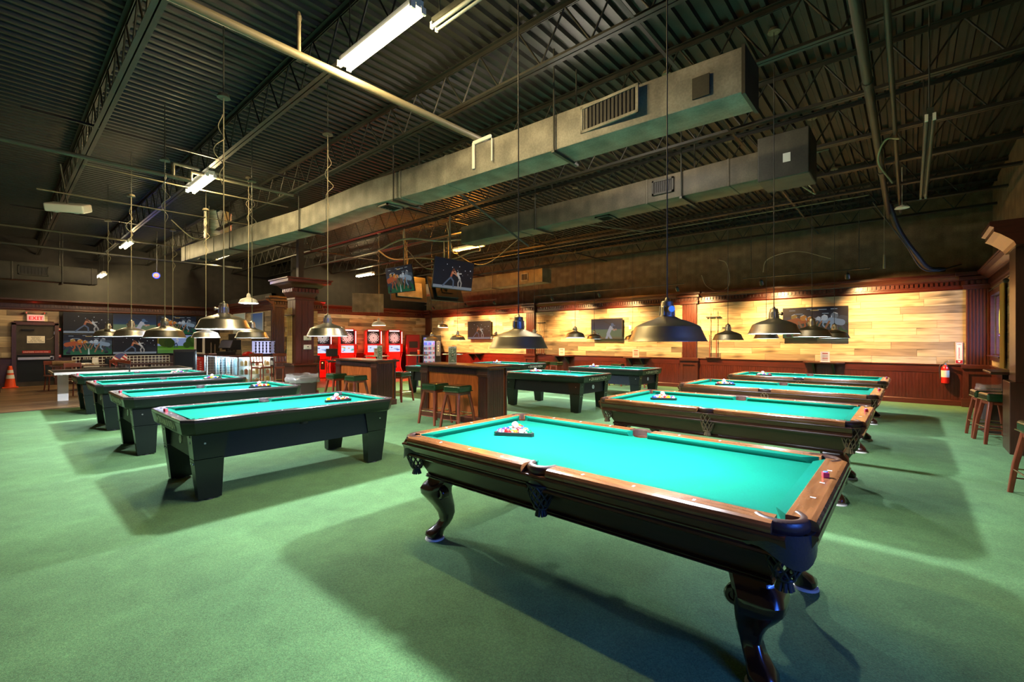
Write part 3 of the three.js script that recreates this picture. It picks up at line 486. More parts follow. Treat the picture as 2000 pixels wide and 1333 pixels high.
function blackTable(label, p, turn) {
  const t = thing('pool_table', label, 'pool table', p, turn, 'black laminate pool tables'), L = 2.27, W = 1.33, Y = .79, nl = 1.98, nw = 1.03;
  part('playing_bed', boxUV(slab(bedShape(nl, nw, .075, .058, .05), .03, .746)), m.felt, t);
  part('slate', boxUV(slab(bedShape(nl, nw, .075, .058, .05), .06, .715)), m.pocket_liner, t);
  cushions(t, nl, nw, Y - .004, .066, .066);
  const o = (g, c) => { const a = L / 2 + g, b = W / 2 + g; return [[-a + c, -b], [a - c, -b], [a, -b + c], [a, b - c], [a - c, b], [-a + c, b], [-a, b - c], [-a, -b + c]]; };
  const top = shapeOf(o(-.006, .088)), hole = new THREE.Path(), a = nl / 2 + .05, b = nw / 2 + .05, kc = .098, ks = .068;
  hole.moveTo(-a + kc * .6, -b); hole.lineTo(-ks, -b); hole.absarc(0, -b + .012, ks, PI, 0, false); hole.lineTo(a - kc * .6, -b); hole.absarc(a - .045, -b + .045, .085, -PI / 2 - .6, .6, false); hole.lineTo(a, b - kc * .6); hole.absarc(a - .045, b - .045, .085, -.6, PI / 2 + .6, false); hole.lineTo(ks, b); hole.absarc(0, b - .012, ks, 0, PI, false); hole.lineTo(-a + kc * .6, b); hole.absarc(-a + .045, b - .045, .085, PI / 2 - .6, PI + .6, false); hole.lineTo(-a, -b + kc * .6); hole.absarc(-a + .045, -b + .045, .085, PI - .6, 1.5 * PI + .6, false);
  top.holes.push(hole); part('rail_frame', boxUV(slab(top, .035, Y, .006)), m.black_rail, t);
  const ap = (y, g, c) => o(g, c).map(([x, z]) => [x, y, z]);
  const out = [ap(.64, -.03, .085), ap(.655, -.02, .088), ap(.757, 0, .092)]; part('rail_apron', boxUV(loft(out, false)), m.black_laminate, t);
  for (const x of [-1, 1]) for (const z of [-1, 1]) part('pocket', [cyl(.066, .05, .15, x * (nl / 2 + .014), .685, z * (nw / 2 + .014), 20)], m.pocket_liner, t);
  for (const z of [-1, 1]) part('pocket', [cyl(.058, .045, .15, 0, .685, z * (nw / 2 + .045), 20)], m.pocket_liner, t);
  const lw = .31, ld = .16, xa = L / 2 - .085, za = W / 2 - .075, rc = (x0, x1, z0, z1, y) => [[x0, y, z0], [x1, y, z0], [x1, y, z1], [x0, y, z1]];
  part('cabinet', boxUV(bx(2 * xa - .3, .26, 2 * za - .06, 0, .51, 0)), m.charcoal_panel, t);
  for (const s of [-1, 1]) part('end_panel', boxUV(bx(.02, .24, 2 * za - 2 * ld + .02, s * (xa - .06), .515, 0)), m.charcoal_panel, t);
  for (const sx of [-1, 1]) for (const sz of [-1, 1]) {
    const mir = (r) => r.map(([x, y, z]) => [sx * x, y, sz * z]);
    const leg = part('leg', boxUV(hexa(mir(rc(xa - lw * .62 - .065, xa - .065, za - ld * .82, za - .03, .014)), mir(rc(xa - lw * .87, xa - .022, za - ld * .96, za - .008, .397)))), m.black_laminate, t);
    part('leg_cap', boxUV(hexa(mir(rc(xa - lw * .87, xa - .022, za - ld * .96, za - .008, .403)), mir(rc(xa - lw, xa, za - ld, za, .636)))), m.black_laminate, leg);
    part('leveller_foot', cyl(.045, .05, .016, sx * (xa - .16), .008, sz * (za - .08), 12), m.pocket_liner, leg);
    part('bolt', [0, 1].map((k) => cylX(.011, .012, sx * (xa - .025), .36 - k * .0, sz * (za - .045 - .06 * k), 8)).concat([cylX(.011, .012, sx * (xa - .008), .56, sz * (za - .08), 8), cylZ(.009, .012, sx * (xa - lw * .35), .55, sz * (za - .003), 8)]), m.steel, leg);
  }
  for (const s of [-1, 1]) {
    const lg = new THREE.PlaneGeometry(.76, .105).rotateX(.192).rotateY(s * PI / 2).translate(s * (L / 2 - .0075), .707, 0);
    part('lettering_plate', lg, m.logo_print, t);
    part('number_badge', new THREE.CylinderGeometry(.045, .045, .006, 24).rotateX(PI / 2).rotateY(s * PI / 2).translate(s * (xa - .047), .52, 0), m.badge_print, t);
  }
  const si = []; for (const s of [-1, 1]) { for (const i of [1, 2, 3, 5, 6, 7]) si.push(cyl(.007, .007, .002, -nl / 2 + i * nl / 8, Y, s * (W / 2 - .055), 8)); for (const i of [1, 2, 3]) si.push(cyl(.007, .007, .002, s * (L / 2 - .055), Y, -nw / 2 + i * nw / 4, 8)); }
  stuff(part('sight_inlay', si, m.white_print, t));
  return t;
}
const TX = [2.765, 5.72, 8.33, 11.1], LZ = [-5.60, -8.2, -10.7, -13.3];
const TN = ['nearest walnut-railed table', 'second walnut-railed table', 'third walnut-railed table', 'farthest walnut-railed table'];
const LN = ['front black left-row table', 'second black left-row table', 'third black left-row table', 'rearmost black left-row table'];
const DN = ['black table right of the front counter', 'lettered table by the wall shelf', 'rear lettered table by the wall', 'table half hidden behind front counter'];
const DP = [[8.6, -6.2], [11.35, -6.2], [11.35, -10.1], [8.6, -10.1]];
walnutTable('large walnut-railed pool table with carved legs and shielded leather pockets, nearest the camera', [TX[0], 0, -1.62], PI / 2, true);
const wt = walnutTable('second walnut-railed pool table behind the nearest one, net pockets showing along its side', [TX[1], 0, -1.64], PI / 2, false);
['third walnut-railed pool table of the row, between the second and the farthest', 'farthest walnut-railed pool table, right in front of the panelled wall and its shelf'].forEach((l, i) => copyOf(wt, [TX[i + 2], 0, -1.64], PI / 2, l));
const bt = blackTable('black pool table at the front of the left row, dark side panel towards the camera', [2.245, 0, LZ[0]], 0);
['second black pool table from the front in the left row, partly behind the front one', 'third black pool table from the front in the left row', 'rearmost black pool table of the left row, beside the white-edged table tennis table'].forEach((l, i) => copyOf(bt, [2.215, 0, LZ[i + 1]], 0, l));
['black pool table with white end lettering, just right of the front drinks counter', 'black pool table with white lettering, in front of the panelled wall shelf with a menu', 'black pool table farthest back by the panelled wall, only its lettered end clear', 'black pool table mostly hidden behind the front drinks counter, one leg showing'].forEach((l, i) => copyOf(bt, [DP[i][0], 0, DP[i][1]], PI / 2, l));

// ---------------------------------------------------------------- racks, balls and chalk
const BALL = ['#fffdf2', '#f6b400', '#1d3fb8', '#d81d1d', '#4a2a8c', '#f2701b', '#0d7a4a', '#7d1a22', '#151515'];
const ballName = ['white cue', 'yellow', 'blue', 'red', 'purple', 'orange', 'green', 'maroon', 'black'];
const ballMat = []; for (let n = 0; n < 16; n++) {
  const t = canvasTex(128, 64, (c, w, h) => {
    const col = BALL[n > 8 ? n - 8 : n]; c.fillStyle = n > 8 ? '#f7f3e6' : col; c.fillRect(0, 0, w, h); if (n > 8) { c.fillStyle = col; c.fillRect(0, 16, w, 32); }
    if (n) for (const x of [32, 96]) { c.fillStyle = '#f7f3e6'; c.beginPath(); c.ellipse(x, 32, 9, 9, 0, 0, 7); c.fill(); c.fillStyle = '#111'; c.font = 'bold 12px sans-serif'; c.textAlign = 'center'; c.textBaseline = 'middle'; c.fillText(String(n), x, 33); }
  });
  ballMat.push(M('ball_' + (n || 'cue'), { map: t, roughness: .12, clearcoat: .6 }));
}
const ballGeo = new THREE.SphereGeometry(.0286, 20, 14), D = .0575, rackGeo = (() => {
  const tri = (r) => [0, 1, 2].map((k) => { const a = PI / 2 + k * 2 * PI / 3; return [r * Math.cos(a), r * Math.sin(a)]; }), rnd3 = (r, c) => { const p = tri(r), o = []; for (let k = 0; k < 3; k++) { const q = p[k], a = p[(k + 2) % 3], b = p[(k + 1) % 3]; for (const [e, f] of [[a, 1], [b, 1]]) { const d = Math.hypot(e[0] - q[0], e[1] - q[1]); o.push([q[0] + (e[0] - q[0]) / d * c, q[1] + (e[1] - q[1]) / d * c]); } } return o; };
  const s = shapeOf(rnd3(.2035, .03)), h = new THREE.Path(); rnd3(.188, .022).reverse().forEach((p, i) => (i ? h.lineTo(...p) : h.moveTo(...p))); h.closePath(); s.holes.push(h); return boxUV(slab(s, .03, .03, .003));
})();
const order = [1, 11, 5, 2, 8, 10, 9, 7, 14, 4, 6, 15, 13, 3, 12];
function rack(x, y, z, dir, where, k) {                   // dir: the way the apex points
  const turn = Math.atan2(dir[0], dir[1]); const ux = [Math.cos(turn), -Math.sin(turn)], uz = [Math.sin(turn), Math.cos(turn)];
  solo('ball_rack', 'black plastic triangle rack full of balls on ' + where, 'ball rack', rackGeo, m.black_plastic, [x, y, z], turn, 'triangle racks on the pool tables');
  const place = (n, a, b, h) => {
    const name = n ? ballName[n > 8 ? n - 8 : n] : '', lab = n ? `${n > 8 ? 'striped ' + name + ' and white' : 'plain ' + name} ball in the rack on ${where}` : `white cue ball on top of the rack on ${where}`;
    const s = solo(n ? 'pool_ball' : 'cue_ball', lab, 'ball', ballGeo, ballMat[n], [x + ux[0] * a + uz[0] * b, y + h, z + ux[1] * a + uz[1] * b], 0, n ? 'racked pool balls' : 'cue balls on the racks'); s.rotation.set(hash(n, k, 3) * 6, hash(n, k, 4) * 6, hash(n, k, 5) * 6);
  };
  let q = 0; const R = .0286; for (let r = 0; r < 5; r++) for (let i = 0; i <= r; i++) place(order[(q++ + k * 4) % 15], (i - r / 2) * D, (2 / 3 - r / 4 * 1) * 4 * D * .866 * 1.0, R);
  place(0, .005, -.01, R + D * .815);
}
const tDir = [.87, -.5], lDir = [.22, -.975];
TX.forEach((x, i) => rack(x + .06, .754, -2.44, tDir, TN[i], i));
LZ.forEach((z, i) => rack(2.9, .746, z + .04, lDir, LN[i], i + 4));
DP.forEach(([x, z], i) => { if (i < 3) rack(x + .28, .746, z - .82, [.7, -.71], DN[i], i + 8); });
const chalkGeo = rb(.023, .023, .023, .002, 0, .0115, 0, 1);
function chalk(x, y, z, where, blue) { const c = thing('chalk_cube', 'small cue chalk cube on the rail of the ' + where, 'chalk', [x, y, z], .4, 'cue chalk cubes'); part('wrapper', chalkGeo, m.chalk_red, c); part('chalk_face', cyl(.008, .0095, .003, 0, .0243, 0, 10), m.chalk_blue, c); c.scale.setScalar(1.25); }
TX.forEach((x, i) => chalk(x + .12, .80, -.335, TN[i])); LZ.forEach((z, i) => chalk(1.16, .79, z - .2, LN[i]));

// ---------------------------------------------------------------- pendant lamps
const LR = .235;
function pendant(label, x, y, z, R, mat, cd = PENDANT, glow = COOL, top = 4.98, white = false) {
  const t = thing('pendant_lamp', label, 'pendant lamp', [x, y, z], hash(Math.round(x * 10), Math.round(z * 10), 4) * 6, 'dome pendant lamps over the tables'), s = R;
  const out = [[1, 0], [1.005, .012], [.985, .02], [.93, .13], [.825, .375], [.80, .40], [.66, .475], [.48, .545], [.36, .58], [.275, .62], [.235, .645], [.2, .655]];
  const inn = [[.2, .60], [.34, .545], [.64, .44], [.79, .365], [.9, .12], [.955, .012], [.985, .0]];
  part('shade', lathe([...out, [.1, .66], [.1, .63], [.2, .63], [.36, .562], [.65, .458], [.8, .38], [.91, .12], [.975, .01], [1, 0]].map(([r, h]) => [r * s, h * s]), 40), mat, t);
  part('shade_lining', lathe([...inn.slice().reverse(), [.02, .605]].map(([r, h]) => [r * s - .002, h * s]), 40), m.white_enamel, t);
  const neck = lathe([[.2, .64], [.205, .665], [.19, .68], [.185, .80], [.178, .89], [.185, .90], [.178, .915], [.165, .93], [.155, 1.04], [.14, 1.07], [.06, 1.09], [.045, 1.15], [.02, 1.17], [.0, 1.17]].map(([r, h]) => [r * s, h * s]), 24);
  part('neck', neck, mat, t); const ribs = []; for (let k = 0; k < 8; k++) { const a = k / 8 * 2 * PI; ribs.push(rod([.19 * s * Math.cos(a), .69 * s, .19 * s * Math.sin(a)], [.172 * s * Math.cos(a), .93 * s, .172 * s * Math.sin(a)], .006, 5)); } part('rib', join(ribs), mat, t);
  part('thumb_screw', [cylX(.012, .05, .2 * s, .84 * s, 0, 8), cylX(.02, .012, .2 * s + .03, .84 * s, 0, 8)], mat, t);
  part('bulb', new THREE.SphereGeometry(.036, 14, 10).translate(0, .47 * s, 0), m.bulb_glow, t);
  part('socket', cyl(.02, .024, .16 * s, 0, .6 * s, 0, 12), m.white_plastic, t);
  part('cord', rod([0, 1.16 * s, 0], [0, top - y, 0], white ? .006 : .0045, 6), white ? m.cable : m.cable_black, t);
  part('ceiling_canopy', cyl(.05, .065, .04, 0, top - y, 0, 14), m.pipe_paint, t); if (white) { const q = []; for (let k = 0; k <= 26; k++) { const a = k * .62, f = k / 26; q.push([.012 + .05 * Math.sin(a) * Math.sin(f * PI) + .03 * Math.sin(f * PI), (top - y) * (.62 + .3 * f) , .05 * Math.cos(a) * Math.sin(f * PI)]); } part('slack_cord', tube(q, .0045, 60, 5), m.cable, t); } if (top < 4.9) part('stem', rod([0, top - y, 0], [0, 4.99 - y, 0], .008, 6), m.pipe_dark, t);
  lampLight(0, .47 * s, 0, glow, cd, 1.8, t);
  return t;
}
const T1L = .236, BIG = .262;
TX.forEach((x, i) => {
  pendant(`dark pewter dome pendant over the near half of the ${TN[i]}`, x, [1.517, 1.60, 1.585, 1.575][i], -1.14, i ? BIG : T1L, m.pewter_shade);
  pendant(`dark pewter dome pendant over the far half of the ${TN[i]}`, x - (i === 1 ? .0 : 0), [1.462, 1.55, 1.535, 1.575][i], -2.36, i ? .25 : T1L, m.pewter_shade);
});
LZ.forEach((z, i) => {
  pendant(`brushed brass dome pendant over the left half of the ${LN[i]}`, 1.63, [1.648, 1.568, 1.605, 1.62][i], z, BIG, m.brass_shade, PENDANT, COOL, 4.18, true);
  pendant(`brushed brass dome pendant over the right half of the ${LN[i]}`, 2.8, [1.583, 1.57, 1.585, 1.6][i], z, .252, m.brass_shade, PENDANT, COOL, 4.18, true);
});
DP.forEach(([x, z], i) => {
  const zz = [[-5.66, -6.84], [-5.63, -6.82], [-9.5, -10.7], [-9.6, -10.76]][i];
  pendant(`dome pendant over the near half of the ${DN[i]}`, x, [1.595, 1.55, 1.57, 1.55][i], zz[0], .225, i === 3 ? m.brass_shade : m.pewter_shade);
  pendant(`dome pendant over the far half of the ${DN[i]}`, x, [1.57, 1.58, 1.60, 1.52][i], zz[1], .22, i > 1 ? m.brass_shade : m.pewter_shade);
});
pendant('pale dome pendant hung high in front of the dart machines', 8.1, 2.02, -12.8, .225, m.white_plastic, PENDANT * .8, WARM, 4.98, true);
pendant('small brass dome pendant hung above the round table near the vending machine', 11.5, 2.05, -13.7, .22, m.brass_shade, PENDANT * .7, WARM, 4.98);
pendant('pale dome pendant hung highest, in front of the bar', 3.53, 2.32, -10.53, .19, m.white_plastic, PENDANT * .8, COOL, 4.98, true);

// ---------------------------------------------------------------- strip lights
function strip(label, x, y, z0, z1, lit = m.tube_glow, color = WARM, cd = TUBE, alongX = false, slim = 1) {
  const L = Math.abs(z1 - z0), t = thing('strip_light', label, 'strip light', alongX ? [(z0 + z1) / 2, y, x] : [x, y, (z0 + z1) / 2], alongX ? PI / 2 : 0);
  part('housing', boxUV(join(bx(.1 * slim, .05, L, 0, .065, 0), bx(.05 * slim, .03, L, 0, .03, 0))), cd ? m.white_plastic : m.pipe_dark, t);
  for (const s of [-1, 1]) { part('tube', cylZ(slim < 1 ? .017 : .026, L - .05, s * .05 * slim, 0, 0, 12), lit, t); for (const e of [-1, 1]) part('lamp_holder', bx(.05 * slim, .06, .02, s * .055 * slim, .012, e * (L / 2 - .012)), m.white_plastic, t); }
  for (const e of [-.4, .4]) part('hanger', rod([0, .09, L * e], [0, 4.99 - y, L * e], .006, 5), m.pipe_dark, t);
  if (cd) for (const k of [-1, 0, 1]) lampLight(0, -.055, k * L / 3, color, cd, 2, t);
  return t;
}
strip('bright twin-tube strip light overhead, the largest and closest of the lit ones', 2.38, 4.36, -4.42, -3.15, m.tube_glow, WARM, TUBE * 1.5);
strip('lit twin-tube strip light above the left row, by the sprinkler elbows', 2.44, 4.36, -10.3, -9.02, m.tube_glow, WARM, TUBE * 1.6);
strip('lit strip light above the rearmost black table of the left row', 2.44, 4.24, -17.3, -16.1);
strip('small lit strip light far off near the exit-door ceiling', 2.4, 3.78, -21.6, -20.4);
strip('amber-glowing strip light above the hanging televisions', 9.45, 4.34, -10.7, -9.42, m.tube_amber, AMBER, TUBE * 2.2);
strip('lit strip light left of the hanging televisions', 10.1, 4.25, -17.6, -16.35);
strip('strip light tucked above the main duct, hidden from below', 5.36, 4.38, -3.9, -2.65, m.tube_glow, 0xfff0dc, TUBE * .8);
strip('added strip light brightening the bar, hidden behind the end of the main duct', 5.3, 4.62, -19.2, -17.9, m.tube_glow, WARM, TUBE * 1.8);  // added lamp, unseen behind the duct, to brighten the bar wall and posters
strip('unlit strip light in pale housing beside the bright overhead one', 2.66, 4.4, -3.3, -2.45, m.tube_off, WARM, 0, false, .5);
strip('long unlit strip light hanging in the dark ceiling at right', .13, 3.42, 5.25, 8.1, m.pipe_dark, WARM, 0, true, .45);
// ---------------------------------------------------------------- drinks counters and stools
function counter(label, p, W, L, panels) {                // W along x, L along z
  const t = thing('drinks_counter', label, 'counter', p), H = 1.07, g = [];
  part('body', boxUV(bx(W - .04, H - .05, L - .04, 0, (H - .05) / 2, 0), true), m.bar_wood, t);
  part('counter_top', boxUV(rb(W + .16, .045, L + .16, .018, 0, H - .0225, 0)), m.mahogany, t);
  for (const [x, z] of [[-1, -1], [-1, 1], [1, -1], [1, 1]]) { const f = []; for (let k = 0; k < 5; k++) f.push(rod([x * (W / 2 + .012), .16, z * (L / 2 - .05 - k * .035)], [x * (W / 2 + .012), H - .2, z * (L / 2 - .05 - k * .035)], .014, 6)); part('corner_pilaster', boxUV(join(bx(.04, H - .05, .24, x * (W / 2 - .01), (H - .05) / 2, z * (L / 2 - .11)), ...f, rb(.06, .05, .26, .008, x * (W / 2 + .0), H - .17, z * (L / 2 - .11))), true), m.mahogany_upright, t); }
  for (const s of [-1, 1]) {
    const fr = []; const n = Math.floor((L - .5) / .028); for (let k = 0; k < n; k++) fr.push(rod([s * (W / 2 + .006), H - .16, -L / 2 + .26 + k * .028], [s * (W / 2 + .006), H - .06, -L / 2 + .26 + k * .028], .009, 5));
    stuff(part('reeded_frieze', boxUV(join(bx(.025, .11, L - .48, s * (W / 2 - .01), H - .11, 0), ...fr), true), m.mahogany_dark, t));
    const e = []; const q = Math.floor((W - .04) / .036); for (let k = 0; k < q; k++) e.push(bx(.028, H - .2, .014, -W / 2 + .03 + k * .036, .12 + (H - .2) / 2, s * (L / 2 - .014)));
    stuff(part('reeded_end', boxUV(join(e), true), m.mahogany_upright, t));
  }
  part('plinth', boxUV(rb(W + .06, .13, L + .06, .01, 0, .065, 0)), m.mahogany, t);
  return t;
}
counter('fluted wood drinks counter at the front, two green stools standing against it', [6.02, 0, -6.6], .5, 1.9);
counter('fluted wood drinks counter farther back, in front of the red dart machines', [6.08, 0, -10.25], .5, 1.9);
function makeStool(label, H = .74) {
  const t = thing('bar_stool', label, 'stool', [0, 0, 0], 0, 'square green vinyl bar stools');
  part('seat', rb(.37, .12, .37, .035, 0, H - .06, 0, 4), m.green_vinyl, t); part('seat_welt', rb(.385, .014, .385, .007, 0, H - .1, 0, 3), m.green_vinyl, t);
  part('apron', boxUV(rb(.31, .05, .31, .006, 0, H - .14, 0)), m.stool_wood, t);
  for (const x of [-1, 1]) for (const z of [-1, 1]) part('leg', boxUV(loft([[0, .215, .017], [.3, .185, .02], [H - .12, .135, .023]].map(([y, o, h]) => ringSquare(x * o, z * o, y, h * 1.15, 0, .3))), true), m.stool_wood, t);
  const o = .2, y = .24; part('foot_ring', [rod([-o, y, -o], [o, y, -o], .008, 8), rod([o, y, -o], [o, y, o], .008, 8), rod([o, y, o], [-o, y, o], .008, 8), rod([-o, y, o], [-o, y, -o], .008, 8)], m.brass_bar, t);
  part('lower_stretcher', [rod([-.2, .15, -.2], [-.2, .15, .2], .007, 6), rod([.2, .15, -.2], [.2, .15, .2], .007, 6)], m.stool_wood, t);
  return t;
}
const st0 = makeStool('green vinyl bar stool against the front counter, the one nearer the camera'); st0.position.set(5.38, 0, -6.0); st0.rotation.y = .1;
for (const [x, z, a, l] of [
  [5.38, -6.62, .05, 'green vinyl bar stool against the front counter, partly behind the other stool'],
  [5.42, -9.5, .1, 'green vinyl bar stool at the rear drinks counter, the one on the right'], [5.42, -10.4, .0, 'green vinyl bar stool at the rear drinks counter, the one on the left'],
  [6.78, -9.7, .2, 'bar stool at the far side of the rear counter, only legs showing'],
  [13.85, -10.55, .1, 'green vinyl stool below the wall shelf, left of the pair'], [13.85, -9.95, -.1, 'green vinyl stool below the wall shelf, right of the pair'],
  [14.0, -7.5, .1, 'stool behind the lettered black table by the wall, left one, only legs showing'], [14.0, -6.7, .2, 'stool behind the lettered black table by the wall, right one, only legs showing'],
  [9.86, 1.0, .2, 'dark green stool beside the wastebasket at the right-hand wall, nearer one'], [10.35, .93, .1, 'dark green stool beside the wastebasket at the right-hand wall, farther one'],
  [6.55, 1.0, .15, 'dark green stool cut off by the right edge, below the dark pilaster'],
]) copyOf(st0, [x, 0, z], a, l);

// ---------------------------------------------------------------- free-standing column
{
  const c = thing('column', 'free-standing square wood column with flared capital, thermostats and brass cue rack', 'column', [5.38, 0, -12.25]), W = .47;
  const side = (f) => [0, 1, 2, 3].map((k) => f().map((g) => g.rotateY(k * PI / 2))).flat();
  part('plinth', boxUV(rb(W + .2, .2, W + .2, .01, 0, .1, 0)), m.mahogany, c);
  part('pedestal', boxUV(bx(W + .12, .68, W + .12, 0, .54, 0), true), m.mahogany_upright, c);
  part('pedestal_cap', boxUV(rb(W + .2, .05, W + .2, .014, 0, .9, 0)), m.mahogany, c);
  part('shaft', boxUV(bx(W, 1.75, W, 0, 1.78, 0), true), m.mahogany_upright, c);
  stuff(part('shaft_board', boxUV(join(side(() => [-1, 0, 1].map((k) => bx(W / 3 - .012, 1.7, .01, k * W / 3, 1.78, W / 2 + .003)))), true), m.mahogany_upright, c));
  part('neck_band', boxUV(rb(W + .05, .06, W + .05, .012, 0, 2.63, 0)), m.mahogany, c);
  const sq = (h, y) => [[-h, y, -h], [h, y, -h], [h, y, h], [-h, y, h]];
  part('capital', boxUV(loft([sq(W / 2 + .01, 2.65), sq(W / 2 + .08, 2.78), sq(W / 2 + .08, 2.9), sq(W / 2 + .14, 2.92), sq(W / 2 + .2, 2.99), sq(W / 2 + .33, 3.03), sq(W / 2 + .33, 3.1), sq(W / 2 + .36, 3.11), sq(W / 2 + .36, 3.14)])), m.mahogany, c);
  const d = side(() => { const o = []; for (let k = 0; k < 7; k++) o.push(bx(.052, .09, .04, -.27 + k * .09, 2.845, W / 2 + .1)); return o; }); stuff(part('dentil_course', d, m.mahogany, c));
  part('steel_post', boxUV(bx(.14, 1.75, .14, -.02, 3.95, 0)), m.joist_paint, c);
  for (const y of [1.60, 1.36]) { const b = part('thermostat', boxUV(join(rb(.2, .12, .03, .01, .06, y, W / 2 + .025), rb(.1, .09, .03, .01, .06, y, W / 2 + .04))), m.white_plastic, c); part('display', bx(.04, .025, .004, .06, y + .01, W / 2 + .057), m.black_plastic, b); }
  for (const [k, z] of [[0, -.14], [1, -.07], [2, .0], [3, .07], [4, .14]]) solo('pool_cue', ['first', 'second', 'third', 'fourth', 'fifth'][k] + ' brass-yellow pool cue from the left in the rack on the column side', 'pool cue', join(rod([0, 0, 0], [0, .72, 0], .015, 8), rod([0, .72, 0], [0, 1.45, 0], .009, 8)), m.cue_wood, [5.38 - W / 2 - .06, .94, -12.25 + z], 0, 'pool cues on the column');
  part('cue_clip_rail', boxUV(join(bx(.1, .02, .4, -W / 2 - .06, 2.2, 0), bx(.12, .03, .42, -W / 2 - .07, .92, 0))), m.mahogany_dark, c);
}
{
  const c = thing('pilaster', 'dark wood pilaster with jutting cornice at the right edge of the picture', 'pilaster', [9.25, 0, ZS], PI);
  part('shaft', boxUV(bx(.5, 3.0, .34, 0, 1.5, .17), true), m.mahogany_dark, c); part('pedestal', boxUV(rb(.6, .97, .4, .01, 0, .485, .2), true), m.mahogany_dark, c);
  part('cornice', boxUV(along([[0, 0], [.36, 0], [.38, .05], [.42, .09], [.5, .16], [.56, .2], [.56, .26], [.6, .28], [.6, .34], [0, .34]], .95, -.48).translate(0, 2.78, 0)), m.mahogany, c);
  part('card_reader', boxUV(join(rb(.03, .16, .1, .008, -.265, 1.72, .2), rb(.03, .06, .06, .005, -.265, 1.6, .2))), m.white_plastic, c);
}
// ---------------------------------------------------------------- television pictures: invented sports scenes
const fig = (c, x, y, s, col, pose) => {                  // a little player: limbs as thick strokes
  c.save(); c.translate(x, y); c.scale(s, s); c.lineCap = 'round'; c.lineJoin = 'round';
  const ln = (w, k, ...p) => { c.strokeStyle = k; c.lineWidth = w; c.beginPath(); c.moveTo(p[0], p[1]); for (let i = 2; i < p.length; i += 2) c.lineTo(p[i], p[i + 1]); c.stroke(); }, disc = (k, X, Y, r) => { c.fillStyle = k; c.beginPath(); c.arc(X, Y, r, 0, 7); c.fill(); };
  const [top, leg, head] = col;
  if (pose === 'crouch') { ln(8, leg, -24, -24, -34, -8, -46, 4); ln(9, leg, -22, -24, -6, -12, -18, 7); ln(7, '#20242a', -18, 7, -12, 8); ln(17, top, -20, -27, 4, -33); ln(10, top, 2, -36, 12, -33); ln(5, '#9a6a4a', 8, -30, 16, -14, 22, 5); ln(5, top, 2, -28, 4, -14, -2, -6); disc(head, 19, -41, 8); ln(2.5, '#c9ccd0', 25, -40, 26, -35); ln(2, '#e8e4dc', 13, -46, 20, -49); }
  if (pose === 'lunge') { ln(11, top, 0, -40, 8, -66); ln(8, leg, 0, -40, -22, -20, -44, 2); ln(8, leg, 0, -40, 18, -24, 20, 2); ln(6, '#d8936a', 6, -62, 26, -58, 40, -50); ln(6, '#d8936a', 6, -62, 22, -72, 34, -60); disc(head, 14, -76, 8); }
  if (pose === 'lean') { ln(12, top, 0, -38, 18, -62, 14, -70); ln(8, leg, 0, -38, 10, -18, 6, 4); ln(8, leg, 0, -38, -12, -18, -10, 4); ln(6, top, 12, -64, -6, -66); disc(head, 8, -74, 7); }
  if (pose === 'bat') { ln(26, top, 0, -30, 24, -78); ln(14, top, 22, -74, 50, -58); ln(12, '#c99a7a', 44, -60, 66, -62); ln(18, leg, 0, -30, -14, 4); ln(18, leg, 4, -30, 26, 4); disc(head, 34, -96, 13); ln(6, head, 34, -94, 56, -90); }
  c.restore();
};
